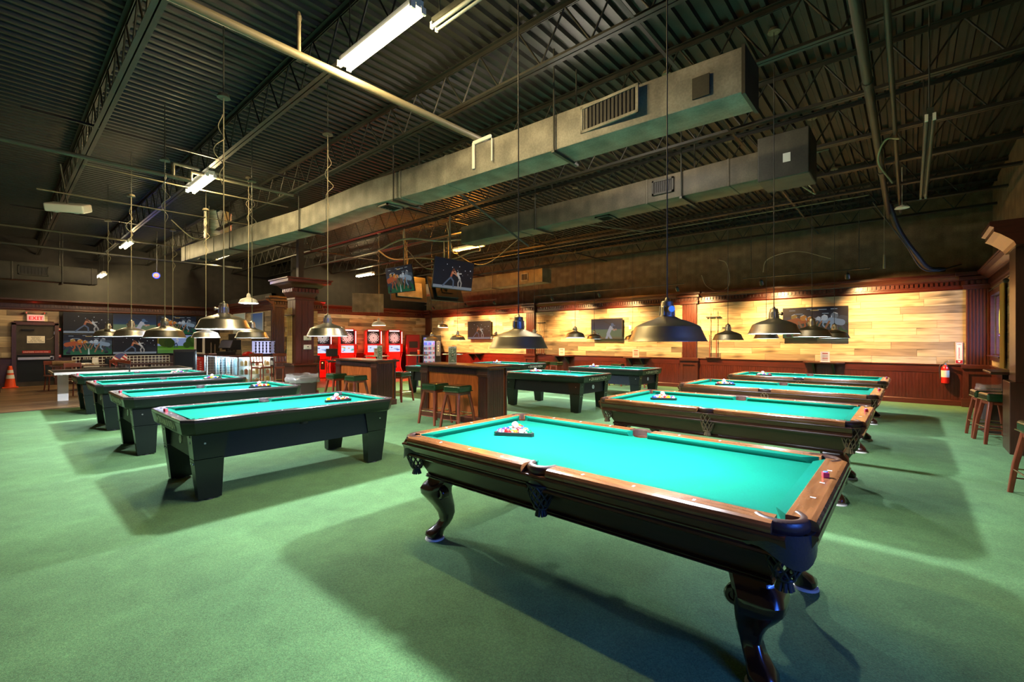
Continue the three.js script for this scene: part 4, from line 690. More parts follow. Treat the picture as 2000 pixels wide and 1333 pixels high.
const TVPIC = {
  football: (c, w, h) => {
    let g = c.createLinearGradient(0, 0, 0, h); g.addColorStop(0, '#0d1626'); g.addColorStop(.42, '#1c2a3c'); g.addColorStop(.46, '#15402e'); g.addColorStop(1, '#1f6a45'); c.fillStyle = g; c.fillRect(0, 0, w, h);
    c.fillStyle = '#9fb2bd'; for (const [x, y, k] of [[.1, .08, .1], [.38, .05, .08], [.55, .07, .14], [.75, .06, .1], [.2, .2, .12], [.62, .2, .1]]) c.fillRect(x * w, y * h, k * w, 6); c.fillStyle = '#c8a86a'; c.fillRect(.44 * w, .08 * h, .13 * w, 10);
    c.fillStyle = 'rgba(235,245,235,.8)'; c.beginPath(); c.moveTo(.5 * w, .62 * h); c.lineTo(.515 * w, .62 * h); c.lineTo(.53 * w, h); c.lineTo(.49 * w, h); c.fill();
    const A = ['#b9552a', '#27364a', '#d8852f'], A2 = ['#2c3b4e', '#1d2836', '#b9893a'], B = ['#8da2b4', '#2f3c47', '#bcc6cd'], B2 = ['#3f4d58', '#20262c', '#6a7680'];
    const row = (L) => L.forEach(([x, y, s, k]) => fig(c, x * w, y * h, s, k, 'crouch'));
    row([[.4, .66, 1.9, A2], [.34, .72, 2.5, A], [.06, .78, 3.3, A2], [.2, .84, 3.5, A]]); c.save(); c.translate(w, 0); c.scale(-1, 1); row([[.42, .66, 1.8, B2], [.35, .7, 2.3, B], [.06, .8, 3.6, B2], [.22, .82, 3.3, B]]); c.restore();
  },
  boxing: (c, w, h) => {
    c.fillStyle = '#070d1a'; c.fillRect(0, 0, w, h); c.fillStyle = '#8f9aa3'; c.fillRect(0, h * .9, w, h * .1); c.fillStyle = '#dfe8f5';
    for (const [x, y, r] of [[.3, .18, 5], [.44, .26, 5], [.62, .2, 5], [.58, .34, 4], [.78, .32, 5], [.92, .3, 7], [.86, .44, 3], [.95, .55, 4], [.22, .4, 3], [.72, .5, 3]]) { c.beginPath(); c.arc(x * w, y * h, r, 0, 7); c.fill(); }
    fig(c, .42 * w, .9 * h, 2.1, ['#c0673f', '#5a6a80', '#6a3a26'], 'lunge'); c.save(); c.translate(w, 0); c.scale(-1, 1); fig(c, .34 * w, .9 * h, 2.0, ['#d6d2c8', '#a9a39a', '#2b2018'], 'lean'); c.restore();
  },
  baseball: (c, w, h) => {
    let g = c.createLinearGradient(0, 0, 0, h); g.addColorStop(0, '#132338'); g.addColorStop(.5, '#1d4262'); g.addColorStop(.55, '#6d8a6a'); g.addColorStop(.85, '#7d9068'); g.addColorStop(1, '#927a55'); c.fillStyle = g; c.fillRect(0, 0, w, h);
    fig(c, .56 * w, .97 * h, 2.0, ['#c9cbd2', '#c4c6cd', '#56789c'], 'bat'); fig(c, .2 * w, .92 * h, 1.3, ['#8d8f98', '#a0a2aa', '#2c2c34'], 'crouch'); c.strokeStyle = '#241d18'; c.lineWidth = 7; c.beginPath(); c.moveTo(.66 * w, .3 * h); c.lineTo(.42 * w, .1 * h); c.stroke();
  },
  golf: (c, w, h) => {
    c.fillStyle = '#9fb4e8'; c.fillRect(0, 0, w, h); c.fillStyle = '#4f8a22'; c.fillRect(0, h * .6, w, h * .4); c.fillStyle = '#6aa52c'; c.fillRect(0, h * .72, w, h * .1);
    for (const [x, y, r, k] of [[.06, .25, 70, '#8a7420'], [.2, .35, 90, '#3c4c18'], [.3, .45, 70, '#2e4414'], [.9, .35, 90, '#2f4d1a'], [1, .2, 80, '#3f6020'], [.75, .55, 50, '#35521c']]) { c.fillStyle = k; c.beginPath(); c.arc(x * w, y * h, r, 0, 7); c.fill(); }
    fig(c, .47 * w, .66 * h, 1.7, ['#c8d0e8', '#3d4660', '#e8e0d8'], 'lean');
  },
};
for (const k in TVPIC) { const t = canvasTex(512, 288, TVPIC[k]); M('screen_' + k, { map: null, color: C(.01, .01, .012), emissiveMap: t, emissive: C(1, 1, 1), emissiveIntensity: .95, roughness: .3, specularIntensity: .35 }); }
function tv(label, pic, w, h, p, turn, tilt = 0, roll = 0, back = false) {
  const t = thing('television', label, 'television', p, turn); t.rotation.set(tilt, turn, roll, 'YXZ');
  part('bezel', join(rb(w, h, .035, .008, 0, 0, 0)), m.black_plastic, t);
  part('screen', new THREE.PlaneGeometry(w - .024, h - .03).translate(0, .003, .019), m['screen_' + pic], t);
  part('rear_housing', boxUV(join(rb(w * .7, h * .6, .05, .015, 0, -.05 * h, -.04), bx(w * .5, .012, .012, 0, .12 * h, -.066), bx(.4, .22, .02, 0, 0, -.07))), back ? m.duct_wrap : m.black_plastic, t);
  return t;
}
const wx = XE - .14, wz = ZT + .15;
tv('wall television with football players, right part of the panelled wall', 'football', 1.5, .86, [wx, 2.02, -1.96], -PI / 2);
tv('wall television with a baseball batter, middle of the panelled wall', 'baseball', 1.28, .75, [wx, 1.96, -8.33], -PI / 2);
tv('wall television with two boxers at the far end of the panelled wall', 'boxing', 1.5, .84, [wx, 2.02, -14.95], -PI / 2);
for (const [i, j, pic, l] of [[0, 0, 'boxing', 'television with boxers, upper left of the six beside the exit door'], [1, 0, 'baseball', 'television with a batter, upper middle of the six beside the exit door'], [2, 0, 'football', 'television with football players, upper right of the six near the bar'], [0, 1, 'football', 'television with football players, lower left of the six beside the exit door'], [1, 1, 'boxing', 'television with boxers, lower middle of the six beside the exit door'], [2, 1, 'golf', 'television with a green golf course, lower right of the six near the bar']])
  tv(l, pic, 1.3, .75, [2.18 + 1.312 * i, 2.16 - .765 * j, wz], 0);
tv('hanging television with boxers, tilted down towards the nearest tables', 'boxing', 1.2, .69, [7.0, 3.06, -7.95], 0, .16);
tv('hanging television with football players, tilted down towards the left row', 'football', 1.16, .68, [6.92, 3.12, -9.95], -PI / 2, .16);
tv('hanging television seen from its amber-lit pale back', 'football', 1.3, .78, [8.2, 3.1, -11.35], PI, .12, 0, true);
tv('hanging television seen from behind below the boxers one, black back', 'boxing', 1.2, .69, [8.5, 2.98, -10.0], PI, .3);
{
  const t = thing('television_mount', 'ceiling poles, arms and cable ring that carry the hanging televisions', 'mount'), pole = (x, z, y0) => part('drop_pole', rod([x, y0, z], [x, 4.46, z], .022, 10), m.pipe_paint, t);
  pole(7.0, -8.08, 3.1); pole(7.05, -9.95, 3.1); pole(8.05, -11.25, 3.1); pole(8.5, -9.9, 3.0);
  part('arm', [rod([7.0, 3.3, -8.08], [7.0, 3.1, -7.98], .025, 8), rod([7.05, 3.3, -9.95], [6.95, 3.15, -9.95], .025, 8), rod([8.05, 3.3, -11.25], [8.12, 3.15, -11.3], .025, 8), rod([8.5, 3.2, -9.9], [8.5, 3.05, -9.97], .025, 8)], m.pipe_dark, t);
  const ring = []; for (let k = 0; k <= 24; k++) { const a = k / 24 * 2 * PI; ring.push([7.65 + 1.15 * Math.cos(a), 3.95 + .05 * Math.sin(5 * a), -9.7 + 1.6 * Math.sin(a)]); } part('cable_ring', tube(ring, .02, 80, 6), m.cable, t);
  const sw = []; for (const [a, b, s] of [[[7.05, 3.95, -9.9], [7.0, 3.3, -8.1], .3], [[8.0, 3.95, -11.1], [7.0, 3.5, -9.9], .35], [[7.0, 4.3, -8.2], [8.6, 4.0, -9.6], .3], [[8.5, 4.2, -10], [9.6, 4.35, -8.2], .6], [[7.0, 3.9, -8.3], [8.4, 3.1, -9.9], .2], [[7.05, 4.4, -10], [8.0, 3.4, -11.2], .25]]) sw.push(tube([a, [(a[0] + b[0]) / 2, (a[1] + b[1]) / 2 - s, (a[2] + b[2]) / 2], b], .011, 18, 5)); part('loose_cable', sw, m.cable, t);
}
// ---------------------------------------------------------------- dart machines, vending machine
const dartTex = canvasTex(256, 256, (c) => {
  c.fillStyle = '#10151c'; c.fillRect(0, 0, 256, 256); c.translate(128, 128); const N = [20, 1, 18, 4, 13, 6, 10, 15, 2, 17, 3, 19, 7, 16, 8, 11, 14, 9, 12, 5];
  c.fillStyle = '#e9eef2'; c.font = 'bold 28px sans-serif'; c.textAlign = 'center'; c.textBaseline = 'middle'; N.forEach((n, i) => { const a = i / 20 * 2 * PI - PI / 2; c.fillText(String(n), 108 * Math.cos(a), 108 * Math.sin(a)); });
  for (let i = 0; i < 20; i++) { const a = (i - .5) / 20 * 2 * PI - PI / 2, b = (i + .5) / 20 * 2 * PI - PI / 2; for (const [r0, r1, k] of [[78, 90, i % 2 ? '#f2f4f4' : '#3a434b'], [52, 78, i % 2 ? '#79838a' : '#f0f2f2'], [42, 52, i % 2 ? '#f2f4f4' : '#3a434b'], [12, 42, i % 2 ? '#8b949a' : '#e4e8e9']]) { c.fillStyle = k; c.beginPath(); c.arc(0, 0, r1, a, b); c.arc(0, 0, r0, b, a, true); c.fill(); } } c.fillStyle = '#0c1015'; c.beginPath(); c.arc(0, 0, 10, 0, 7); c.fill();
});
M('dart_face', { map: dartTex, roughness: .6, emissiveMap: dartTex, emissive: C(1, 1, 1), emissiveIntensity: 1.3 });
const scoreTex = (k) => canvasTex(128, 80, (c, w, h) => { c.fillStyle = '#dfe9ff'; c.fillRect(0, 0, w, h); const q = k ? ['#f09a2a', '#32b8e8', '#e84a6a', '#46d0a8'] : ['#a8c0e8', '#5f83c8', '#c8d4ee', '#4a62a0']; for (let i = 0; i < 9; i++) { c.fillStyle = q[i % 4]; c.beginPath(); c.ellipse(10 + hash(i, k, 8) * 108, 14 + hash(i, k, 9) * 54, 5 + 13 * hash(i, k, 10), 4 + 8 * hash(i, k, 11), 0, 0, 7); c.fill(); } });
[0, 1].forEach((k) => M('score_screen_' + k, { color: C(.02, .02, .02), emissiveMap: scoreTex(k), emissive: C(1, 1, 1), emissiveIntensity: 2.2, roughness: .2 }));
function dartMachine(label, x, scr) {
  const t = thing('dart_machine', label, 'dart machine', [x, 0, -18.15], -.42, 'red electronic dart machines');
  const prof = [[-.4, 0], [.34, 0], [.36, .06], [.1, .14], [.02, .3], [0, .72], [.06, .98], [.12, 1.02], [.1, 1.32], [.02, 1.4], [.0, 1.94], [.05, 2.02], [-.1, 2.06], [-.4, 2.0]];
  part('cabinet', boxUV(extr(shapeOf(prof), .56).rotateY(-PI / 2).translate(.28, 0, 0)), m.red_plastic, t);
  for (const s of [-1, 1]) { part('side_wing', boxUV(extr(shapeOf([[-.4, .9], [.14, 1.0], [.2, 1.2], [.16, 1.5], [.12, 1.9], [0, 2.0], [-.4, 1.98]]), .09).rotateY(-PI / 2).translate(s * .325 + .045, 0, 0)), m.red_plastic, t); part('light_strip', rb(.03, .62, .03, .01, s * .325, 1.64, .16), s > 0 ? m.white_glow : m.red_glow, t); part('edge_neon', tube([[s * .33, .96, .17], [s * .30, .7, .06], [s * .29, .3, .06], [s * .33, .08, .3]], .012, 16, 6), m.red_glow, t); }
  part('dartboard', new THREE.CylinderGeometry(.26, .26, .03, 36).rotateY(PI / 2).rotateX(PI / 2).translate(0, 1.66, .035), m.dart_face, t);
  part('board_surround', boxUV(bx(.54, .58, .02, 0, 1.66, .012)), m.black_plastic, t);
  part('header_light', rb(.46, .05, .05, .015, 0, 1.985, .06), m.white_glow, t);
  part('score_screen', new THREE.PlaneGeometry(.5, .3).rotateX(-.05).translate(0, 1.17, .121), m['score_screen_' + scr], t);
  part('coin_panel', boxUV(rb(.3, .5, .06, .02, 0, .5, .02)), m.red_plastic, t); part('coin_slot', boxUV(bx(.16, .34, .02, 0, .52, .055)), m.black_plastic, t); part('throw_button', new THREE.SphereGeometry(.022, 10, 8).translate(.0, .62, .068), m.tube_amber, t);
  lampLight(.5, 1.2, .12, 0xff1c10, 7, 3, t); lampLight(-.36, .5, .3, 0xff1c10, 6, 3, t);
  return t;
}
[['leftmost red dart machine, beside the wood column, half hidden by a pendant', 8.85, 0], ['second red dart machine from the column, colourful screen lit', 9.95, 1], ['third red dart machine from the column, beneath the pale hanging pendant', 11.2, 0], ['fourth red dart machine, its whole lower body and base showing', 12.3, 0]].forEach((a) => dartMachine(...a));
{
  const v = thing('vending_machine', 'tall vending machine with a lit glass front in the far corner', 'vending machine', [14.05, 0, -17.6], -.62);
  part('cabinet', boxUV(rb(.9, 1.8, .75, .02, 0, .9, 0)), m.black_plastic, v); part('lit_back', bx(.52, 1.3, .01, -.12, 1.03, .379), M('vend_back', { color: C(.6, .65, .75), emissive: C(.65, .75, 1), emissiveIntensity: 1.2 }), v);
  for (let r = 0; r < 6; r++) { const y = .44 + r * .22, s = part('shelf', bx(.54, .02, .06, -.12, y, .41), m.white_plastic, v); const it = [[], [], []]; for (let k = 0; k < 7; k++) it[k % 3].push(rb(.05, .1 + .03 * hash(r, k, 2), .03, .008, -.34 + k * .073, y + .07, .41, 1)); [m.red_paint, m.chalk_blue, m.white_print].forEach((q, i) => stuff(part('snack_row', it[i], q, s))); }
  part('frame', boxUV(join(bx(.06, 1.5, .09, -.41, 1.0, .41), bx(.05, 1.5, .09, .165, 1.0, .41), bx(.6, .1, .09, -.12, 1.74, .41), bx(.6, .1, .09, -.12, .3, .41))), m.black_plastic, v); part('glass_front', bx(.53, 1.34, .005, -.12, 1.02, .452), m.glass, v);
  part('selection_panel', boxUV(rb(.2, .7, .03, .008, .31, 1.15, .39)), m.steel, v); part('keypad_light', [0, 1, 2].map((k) => bx(.03, .03, .006, .31, 1.05 + .12 * k, .408)), m.tube_amber, v); part('delivery_flap', rb(.5, .16, .03, .01, -.12, .18, .385), m.charcoal_panel, v);
  const r = thing('cash_machine', 'dark red upright kiosk cabinet between dart machines and vending machine', 'kiosk', [13.15, 0, -17.9], -.5);
  part('cabinet', boxUV(rb(.62, 1.82, .6, .03, 0, .91, 0)), m.dark_red_plastic, r); part('side_panel', rb(.02, 1.7, .55, .006, -.315, .9, 0), m.black_plastic, r); part('front_slot', boxUV(join(rb(.4, .3, .03, .01, 0, 1.35, .305), rb(.34, .12, .03, .01, 0, .95, .305))), m.black_plastic, r);
}
// ---------------------------------------------------------------- bar with glass display cases
{
  const t = thing('bar_counter', 'L-shaped bar counter with lit glass display cases and a red menu panel', 'counter', [0, 0, 0]);
  const H = 1.0, x0 = 5.05, z0 = -16.0, zB = -20.9, x1 = 6.2;
  part('counter_top', boxUV(slab(shapeOf([[x0 - .06, zB], [x0 - .06, z0 + .06], [x1, z0 + .06], [x1, z0 - .55], [x0 + .55, z0 - .55], [x0 + .55, zB]]), .045, H + .045, .01)), m.mahogany, t);
  part('case_back', boxUV(join(bx(.03, H, z0 - zB - .5, x0 + .5, H / 2, (z0 + zB) / 2 - .25), bx(x1 - x0 - .5, H, .03, (x0 + x1) / 2 + .25, H / 2, z0 - .5))), m.white_plastic, t);
  part('case_base', boxUV(join(bx(.5, .16, z0 - zB, x0 + .26, .08, (z0 + zB) / 2), bx(x1 - x0 - .5, .16, .5, (x0 + x1) / 2 + .25, .08, z0 - .26))), m.black_plastic, t);
  const sh = []; for (const y of [.42, .7]) { sh.push(part('glass_shelf', [bx(.42, .008, .8, x0 + .24, y, z0 - .66), bx(1.1, .008, .42, x0 + .58, y, z0 - .24)], m.glass, t)); }
  for (const z of [z0, z0 - 1.1, z0 - 2.2, z0 - 3.45]) part('post', bx(.035, H - .16, .035, x0 + .01, .16 + (H - .16) / 2, z - .01), m.steel, t);
  part('post', bx(.035, H - .16, .035, x1 - .02, .16 + (H - .16) / 2, z0 - .01), m.steel, t);
  part('glass_front', bx(.006, H - .18, 3.4, x0 + .006, .16 + (H - .18) / 2, z0 - 1.74), m.glass, t); part('glass_front', bx(x1 - x0 - .06, H - .18, .006, (x0 + x1) / 2, .16 + (H - .18) / 2, z0 - .006), m.glass, t);
  part('led_strip', [bx(.02, .015, 3.3, x0 + .06, H - .03, z0 - 1.75), bx(.02, H - .25, .015, x0 + .06, .56, z0 - 3.38)], m.cool_glow, t); part('led_strip', bx(1.0, .015, .02, x0 + .6, H - .03, z0 - .08), m.white_glow, t);
  for (const z of [-.6, -1.7, -2.8]) lampLight(x0 + .16, H - .08, z0 + z, 0xcfeaff, 6, 1, t); lampLight(x0 + .7, H - .08, z0 - .16, 0xfff0dc, 6, 1, t);
  const menu = canvasTex(192, 320, (c, w, h) => { c.fillStyle = '#c3161b'; c.fillRect(0, 0, w, h); c.fillStyle = '#fff'; c.textAlign = 'center'; c.font = 'bold 34px sans-serif'; c.fillText('FOOD', w / 2, 44); c.font = 'bold 20px sans-serif'; for (let i = 0; i < 8; i++) { c.fillRect(20, 74 + i * 30, 60 + 30 * hash(i, 1, 1), 8); c.fillRect(130, 74 + i * 30, 40, 8); } });
  part('menu_panel', boxUV(bx(.02, .86, 1.3, x0 - .015, .5, z0 - 4.2)), m.red_paint, t); const mp = new THREE.PlaneGeometry(1.2, .82).rotateY(-PI / 2).translate(x0 - .027, .52, z0 - 4.2); part('menu_print', mp, M('menu_print', { map: menu, roughness: .5 }), t);
  const goods = (label, cat, geo, mat, p) => solo(cat.replace(/ /g, '_'), label, cat, geo, mat, p);
  const tones = ['#b9dfe8', '#e8eef2', '#3b4650', '#d2e8e0', '#7fa8b4', '#f2ece0', '#32606e'].map((k, i) => M('case_tone_' + i, { color: new THREE.Color(k), roughness: .4 })), tn = ['pale blue', 'white', 'charcoal', 'mint', 'steel blue', 'cream', 'dark teal'];
  for (let k = 0; k < 14; k++) goods(`${tn[k % 7]} cue case standing upright in the bar display, ${k < 7 ? 'left' : 'right'} half of the row`, 'cue case', join(rb(.07, .72, .1, .02, 0, .36, 0), rb(.075, .1, .105, .02, 0, .7, 0), rb(.02, .3, .02, .008, -.04, .4, 0)), tones[k % 7], [x0 + .32, .17, z0 - 1.25 - k * .16]);
  const bt = ['#e9d9b0', '#c9a25a', '#dfe6ea', '#93b0a0', '#b05a3a', '#e8e0d0'].map((k, i) => M('goods_tone_' + i, { color: new THREE.Color(k), roughness: .35 })), gn = ['cream', 'amber', 'silver-white', 'sage', 'rust', 'ivory'];
  let q = 0; for (const y of [.165, .43, .71]) for (let k = 0; k < 9; k++) { const h = .09 + .1 * hash(q, 2, 6); goods(`${gn[q % 6]} boxed accessory on the ${['lowest', 'middle', 'upper'][Math.round((y - .165) / .27)]} level of the bar display, ${['left', 'middle', 'right'][Math.floor(k / 3)]} third`, 'accessory box', join(rb(.08, h, .1, .008, 0, h / 2, 0), cyl(.025, .03, .03, 0, h + .01, 0, 10)), bt[q++ % 6], [x0 + .18 + k * .112, y + .004, z0 - .22 + .05 * hash(q, 1, 9)]); }
  const led = thing('display_tower', 'small glass tower case lit violet-white at the bar end', 'display case', [5.92, 1.045, -16.3]);
  part('base', rb(.62, .05, .4, .01, 0, .025, 0), m.black_plastic, led); part('glass_box', join(bx(.6, .42, .005, 0, .26, .19), bx(.005, .42, .38, -.3, .26, 0), bx(.005, .42, .38, .3, .26, 0)), m.glass, led); part('lid', rb(.62, .03, .4, .01, 0, .485, 0), m.black_plastic, led); part('lit_back', bx(.58, .42, .01, 0, .26, -.18), M('violet_glow', { color: C(.4, .4, .6), emissive: C(.62, .6, 1), emissiveIntensity: 2.6 }), led);
  for (let k = 0; k < 5; k++) part('hanging_row', join(bx(.025, .36, .02, -.22 + k * .11, .25, -.05), ...[0, 1, 2, 3].map((j) => cyl(.03, .022, .05, -.22 + k * .11, .12 + j * .1, -.05, 8))), m.charcoal_panel, led);
  const reg = thing('cash_register', 'black point-of-sale terminal with tilted screen on the bar', 'cash register', [5.2, 1.045, -17.6], -.9); part('drawer', rb(.4, .12, .4, .01, 0, .06, 0), m.black_plastic, reg); part('stand', rb(.08, .2, .06, .01, 0, .2, -.05), m.black_plastic, reg); const sc = part('terminal', rb(.42, .3, .03, .01, 0, 0, 0), m.black_plastic, reg); sc.position.set(0, .36, .02); sc.rotation.x = -.5;
  const mon = thing('monitor', 'wide dark monitor behind the bar terminal', 'monitor', [5.55, 1.045, -18.2], -.7); part('panel', rb(.62, .36, .04, .01, 0, .34, 0), m.black_plastic, mon); part('stand', join(cyl(.02, .02, .2, 0, .1, -.02, 8), cyl(.1, .11, .015, 0, .008, -.02, 14)), m.black_plastic, mon);
  const red = thing('knitted_hat', 'red knitted hat with white bobble lying on the bar', 'hat', [5.42, 1.045, -16.2]); part('crown', lathe([[.17, 0], [.175, .05], [.14, .1], [.07, .13], [0, .14]], 18), m.red_paint, red); part('bobble', new THREE.SphereGeometry(.035, 10, 8).translate(.12, .09, .1), m.white_plastic, red);
  solo('cue_holder', 'two wooden cue butts standing by the bar terminal', 'cue holder', join(rod([0, 0, 0], [0, .42, 0], .014, 8), rod([.12, 0, .02], [.12, .36, .02], .014, 8), rb(.28, .04, .12, .008, .06, .02, 0)), m.brass_bar, [5.1, 1.045, -18.9]);
  const pt = thing('post_frame', 'white metal post frame standing on the left end of the bar', 'frame', [5.05, 1.045, -20.2]); part('post', [bx(.06, .75, .06, 0, .375, -.45), bx(.06, .75, .06, 0, .375, .62)], m.white_plastic, pt); part('cross_bar', [bx(.05, .05, 1.1, 0, .02, .08), bx(.05, .05, 1.1, 0, .72, .08)], m.white_plastic, pt);
  const sp = thing('speaker_cabinet', 'large black cabinet standing below the golf television', 'cabinet', [4.15, 0, -18.1], -.3); part('box', rb(.6, 1.24, .5, .02, 0, .62, 0), m.black_plastic, sp); part('grille_cloth', boxUV(rb(.52, 1.0, .02, .01, 0, .66, .25)), m.charcoal_panel, sp); part('badge', cyl(.02, .02, .01, .15, .2, .262, 12).rotateX(0), m.steel, sp);
}
const pic = (label, w, h, p, turn, draw, frame = m.black_plastic) => { const t = thing('wall_picture', label, 'picture', p, turn); part('frame', rb(w, h, .03, .006, 0, 0, 0), frame, t); const k = canvasTex(128, Math.round(128 * h / w), draw); part('print', new THREE.PlaneGeometry(w - .04, h - .04).translate(0, 0, .017), M('print_' + used.wall_picture, { map: k, roughness: .5 }), t); };
pic('tall poster of blue sky over a grey rock on the bar wall', 1.15, .95, [6.3, 2.08, -17.95], -PI / 2, (c, w, h) => { const g = c.createLinearGradient(0, 0, 0, h); g.addColorStop(0, '#2253b8'); g.addColorStop(.7, '#a9c4e8'); g.addColorStop(1, '#d8d4cc'); c.fillStyle = g; c.fillRect(0, 0, w, h); c.fillStyle = '#4a4a50'; c.beginPath(); c.ellipse(w * .4, h * .85, w * .25, h * .12, 0, 0, 7); c.fill(); }, m.white_plastic);
pic('pale sky poster partly behind a pendant on the bar wall', 1.3, .8, [6.3, 2.2, -19.8], -PI / 2, (c, w, h) => { c.fillStyle = '#a8c2d4'; c.fillRect(0, 0, w, h); c.fillStyle = '#c8d0c4'; c.fillRect(0, h * .7, w, h * .3); }, m.white_plastic);
pic('small black-framed picture on the bar wall above the terminal', .8, .7, [6.3, 1.45, -20.6], -PI / 2, (c, w, h) => { c.fillStyle = '#3a342c'; c.fillRect(0, 0, w, h); c.fillStyle = '#211d1a'; c.fillRect(w * .3, h * .2, w * .4, h * .7); });
pic('black-framed group photograph on the planks beside the column', .3, .42, [7.0, 1.45, -16.76], 0, (c, w, h) => { c.fillStyle = '#d9cbb8'; c.fillRect(0, 0, w, h); for (let i = 0; i < 16; i++) { c.fillStyle = ['#8a4a3a', '#3a3a40', '#b89878'][i % 3]; c.beginPath(); c.ellipse(w * (.15 + .7 * hash(i, 3, 3)), h * (.3 + .4 * hash(i, 4, 3)), 9, 14, 0, 0, 7); c.fill(); } c.fillStyle = '#fff'; c.fillRect(w * .1, h * .84, w * .8, h * .12); });
solo('serving_hatch', 'dark green hatch panel below the group photograph', 'panel', boxUV(rb(.5, .5, .03, .01, 0, 0, 0)), m.green_vinyl, [7.05, .98, -16.7]);
{
  const s = thing('ceiling_panel', 'tilted pale grey board hanging above the dart machines', 'board', [9.4, 2.98, -15.6], -.5); part('board', boxUV(rb(1.15, .72, .05, .01, 0, 0, 0)), m.duct_wrap, s); part('hanger', [rod([-.45, .36, 0], [-.45, 1.47, 0], .006, 5), rod([.45, .36, 0], [.45, 1.47, 0], .006, 5)], m.pipe_dark, s);
}
// ---------------------------------------------------------------- chairs, bins and small floor things
function barChair(label, p, turn) {
  const t = thing('bar_chair', label, 'chair', p, turn, 'tall wooden bar chairs by the column'), H = .76;
  part('seat', boxUV(rb(.4, .05, .4, .015, 0, H, 0)), m.stool_wood, t);
  for (const x of [-1, 1]) { part('leg', boxUV(rod([x * .2, 0, .2], [x * .17, H, .17], .018, 8), true), m.stool_wood, t); part('rear_leg', boxUV(join(rod([x * .2, 0, -.2], [x * .18, H, -.18], .018, 8), rod([x * .18, H, -.18], [x * .19, 1.16, -.25], .017, 8)), true), m.stool_wood, t); }
  part('top_rail', boxUV(rb(.42, .09, .025, .01, 0, 1.12, -.245)), m.stool_wood, t); part('mid_rail', boxUV(rb(.38, .04, .02, .008, 0, .9, -.21)), m.stool_wood, t);
  for (let k = -1; k <= 1; k++) part('spindle', rod([k * .09, .9, -.21], [k * .09, 1.1, -.243], .011, 6), m.stool_wood, t);
  part('stretcher', [rod([-.19, .28, .19], [.19, .28, .19], .012, 6), rod([-.19, .4, -.19], [.19, .4, -.19], .012, 6), rod([-.19, .34, -.19], [-.19, .34, .19], .012, 6), rod([.19, .34, -.19], [.19, .34, .19], .012, 6)], m.brass_bar, t);
  return t;
}
barChair('tall wooden chair with spindle back in front of the glass display, left of two', [5.02, 0, -13.95], .3); barChair('tall wooden chair with spindle back close beside the column, right of two', [5.52, 0, -13.6], .2);
{ const t = thing('dart_chair', 'dark padded high chair in front of the leftmost dart machine', 'chair', [8.35, 0, -16.3], -.3); part('seat', rb(.42, .08, .42, .02, 0, .76, 0), m.black_plastic, t); part('backrest', rb(.42, .3, .05, .02, 0, 1.08, -.2), m.black_plastic, t); for (const x of [-1, 1]) for (const z of [-1, 1]) part('leg', rod([x * .2, 0, z * .2], [x * .17, .74, z * .17], .016, 8), m.stool_wood, t); part('stretcher', [rod([-.19, .3, .19], [.19, .3, .19], .01, 6), rod([-.19, .3, -.19], [.19, .3, -.19], .01, 6)], m.stool_wood, t); }
function bin(label, p, wd, h) {
  const t = thing('waste_bin', label, 'bin', p, .1), sq = (k, y) => ringSquare(0, 0, y, k, 0, .3);
  part('body', boxUV(loft([sq(wd * .42, 0), sq(wd * .5, h), sq(wd * .53, h), sq(wd * .53, h - .03)])), m.trash_brown, t);
  const rings = []; for (let j = 0; j < 6; j++) { const r = []; for (let i = 0; i < 28; i++) { const a = i / 28 * 2 * PI, k = wd * (.54 + .03 * Math.sin(j * 1.1) + .03 * hash(i, j, 7)), q = Math.pow(Math.pow(Math.abs(Math.cos(a)), 5) + Math.pow(Math.abs(Math.sin(a)), 5), -.2); r.push([k * q * Math.cos(a), h - .12 + j * .035 + .03 * hash(i, j, 8), k * q * Math.sin(a)]); } rings.push(r); }
  part('bag_liner', loft(rings, false), m.bag_film, t); return t;
}
bin('brown waste bin with a clear plastic liner, in front of the column', [4.36, 0, -9.85], .5, .74);
bin('dark wastebasket with a crumpled white liner behind the stools at the right-hand wall', [10.98, 0, 1.08], .42, .72);
{ const t = thing('wall_table', 'dark high table against the right-hand wall behind the stools', 'table', [10.05, 0, 1.13]); part('top', boxUV(rb(.95, .04, .5, .015, 0, 1.05, 0)), m.mahogany_dark, t); for (const s of [-1, 1]) part('bracket', bx(.06, .4, .3, s * .35, .83, .1), m.black_plastic, t); }
{
  const c = thing('traffic_cone', 'orange traffic cone with two reflective bands beside the exit door', 'cone', [.3, 0, -21.95]);
  part('base_plate', rb(.36, .03, .36, .01, 0, .015, 0), m.orange_plastic, c); part('cone_body', lathe([[.135, .03], [.045, .68], [.035, .71], [0, .71]], 24), m.orange_plastic, c);
  for (const [y0, y1] of [[.3, .42], [.48, .58]]) { const r = (y) => .137 - (y - .03) * .1385; part('reflective_band', lathe([[r(y0), y0], [r(y0) + .002, y0], [r(y1) + .002, y1], [r(y1), y1]], 24), m.white_print, c); }
}
{ const t = thing('hand_truck', 'curved grey metal frame cut off by the left edge near the cone', 'trolley', [.02, 0, -20.2]); part('frame', [tube([[0, 0, .2], [0, .75, .2], [0, .86, .12], [0, .86, -.12], [0, .75, -.2], [0, 0, -.2]], .017, 40, 8), rod([0, .3, -.2], [0, .3, .2], .012, 8)], m.steel, t); part('wheel', [cylX(.08, .04, .04, .08, .22, 16), cylX(.08, .04, .04, .08, -.22, 16)], m.black_plastic, t); }
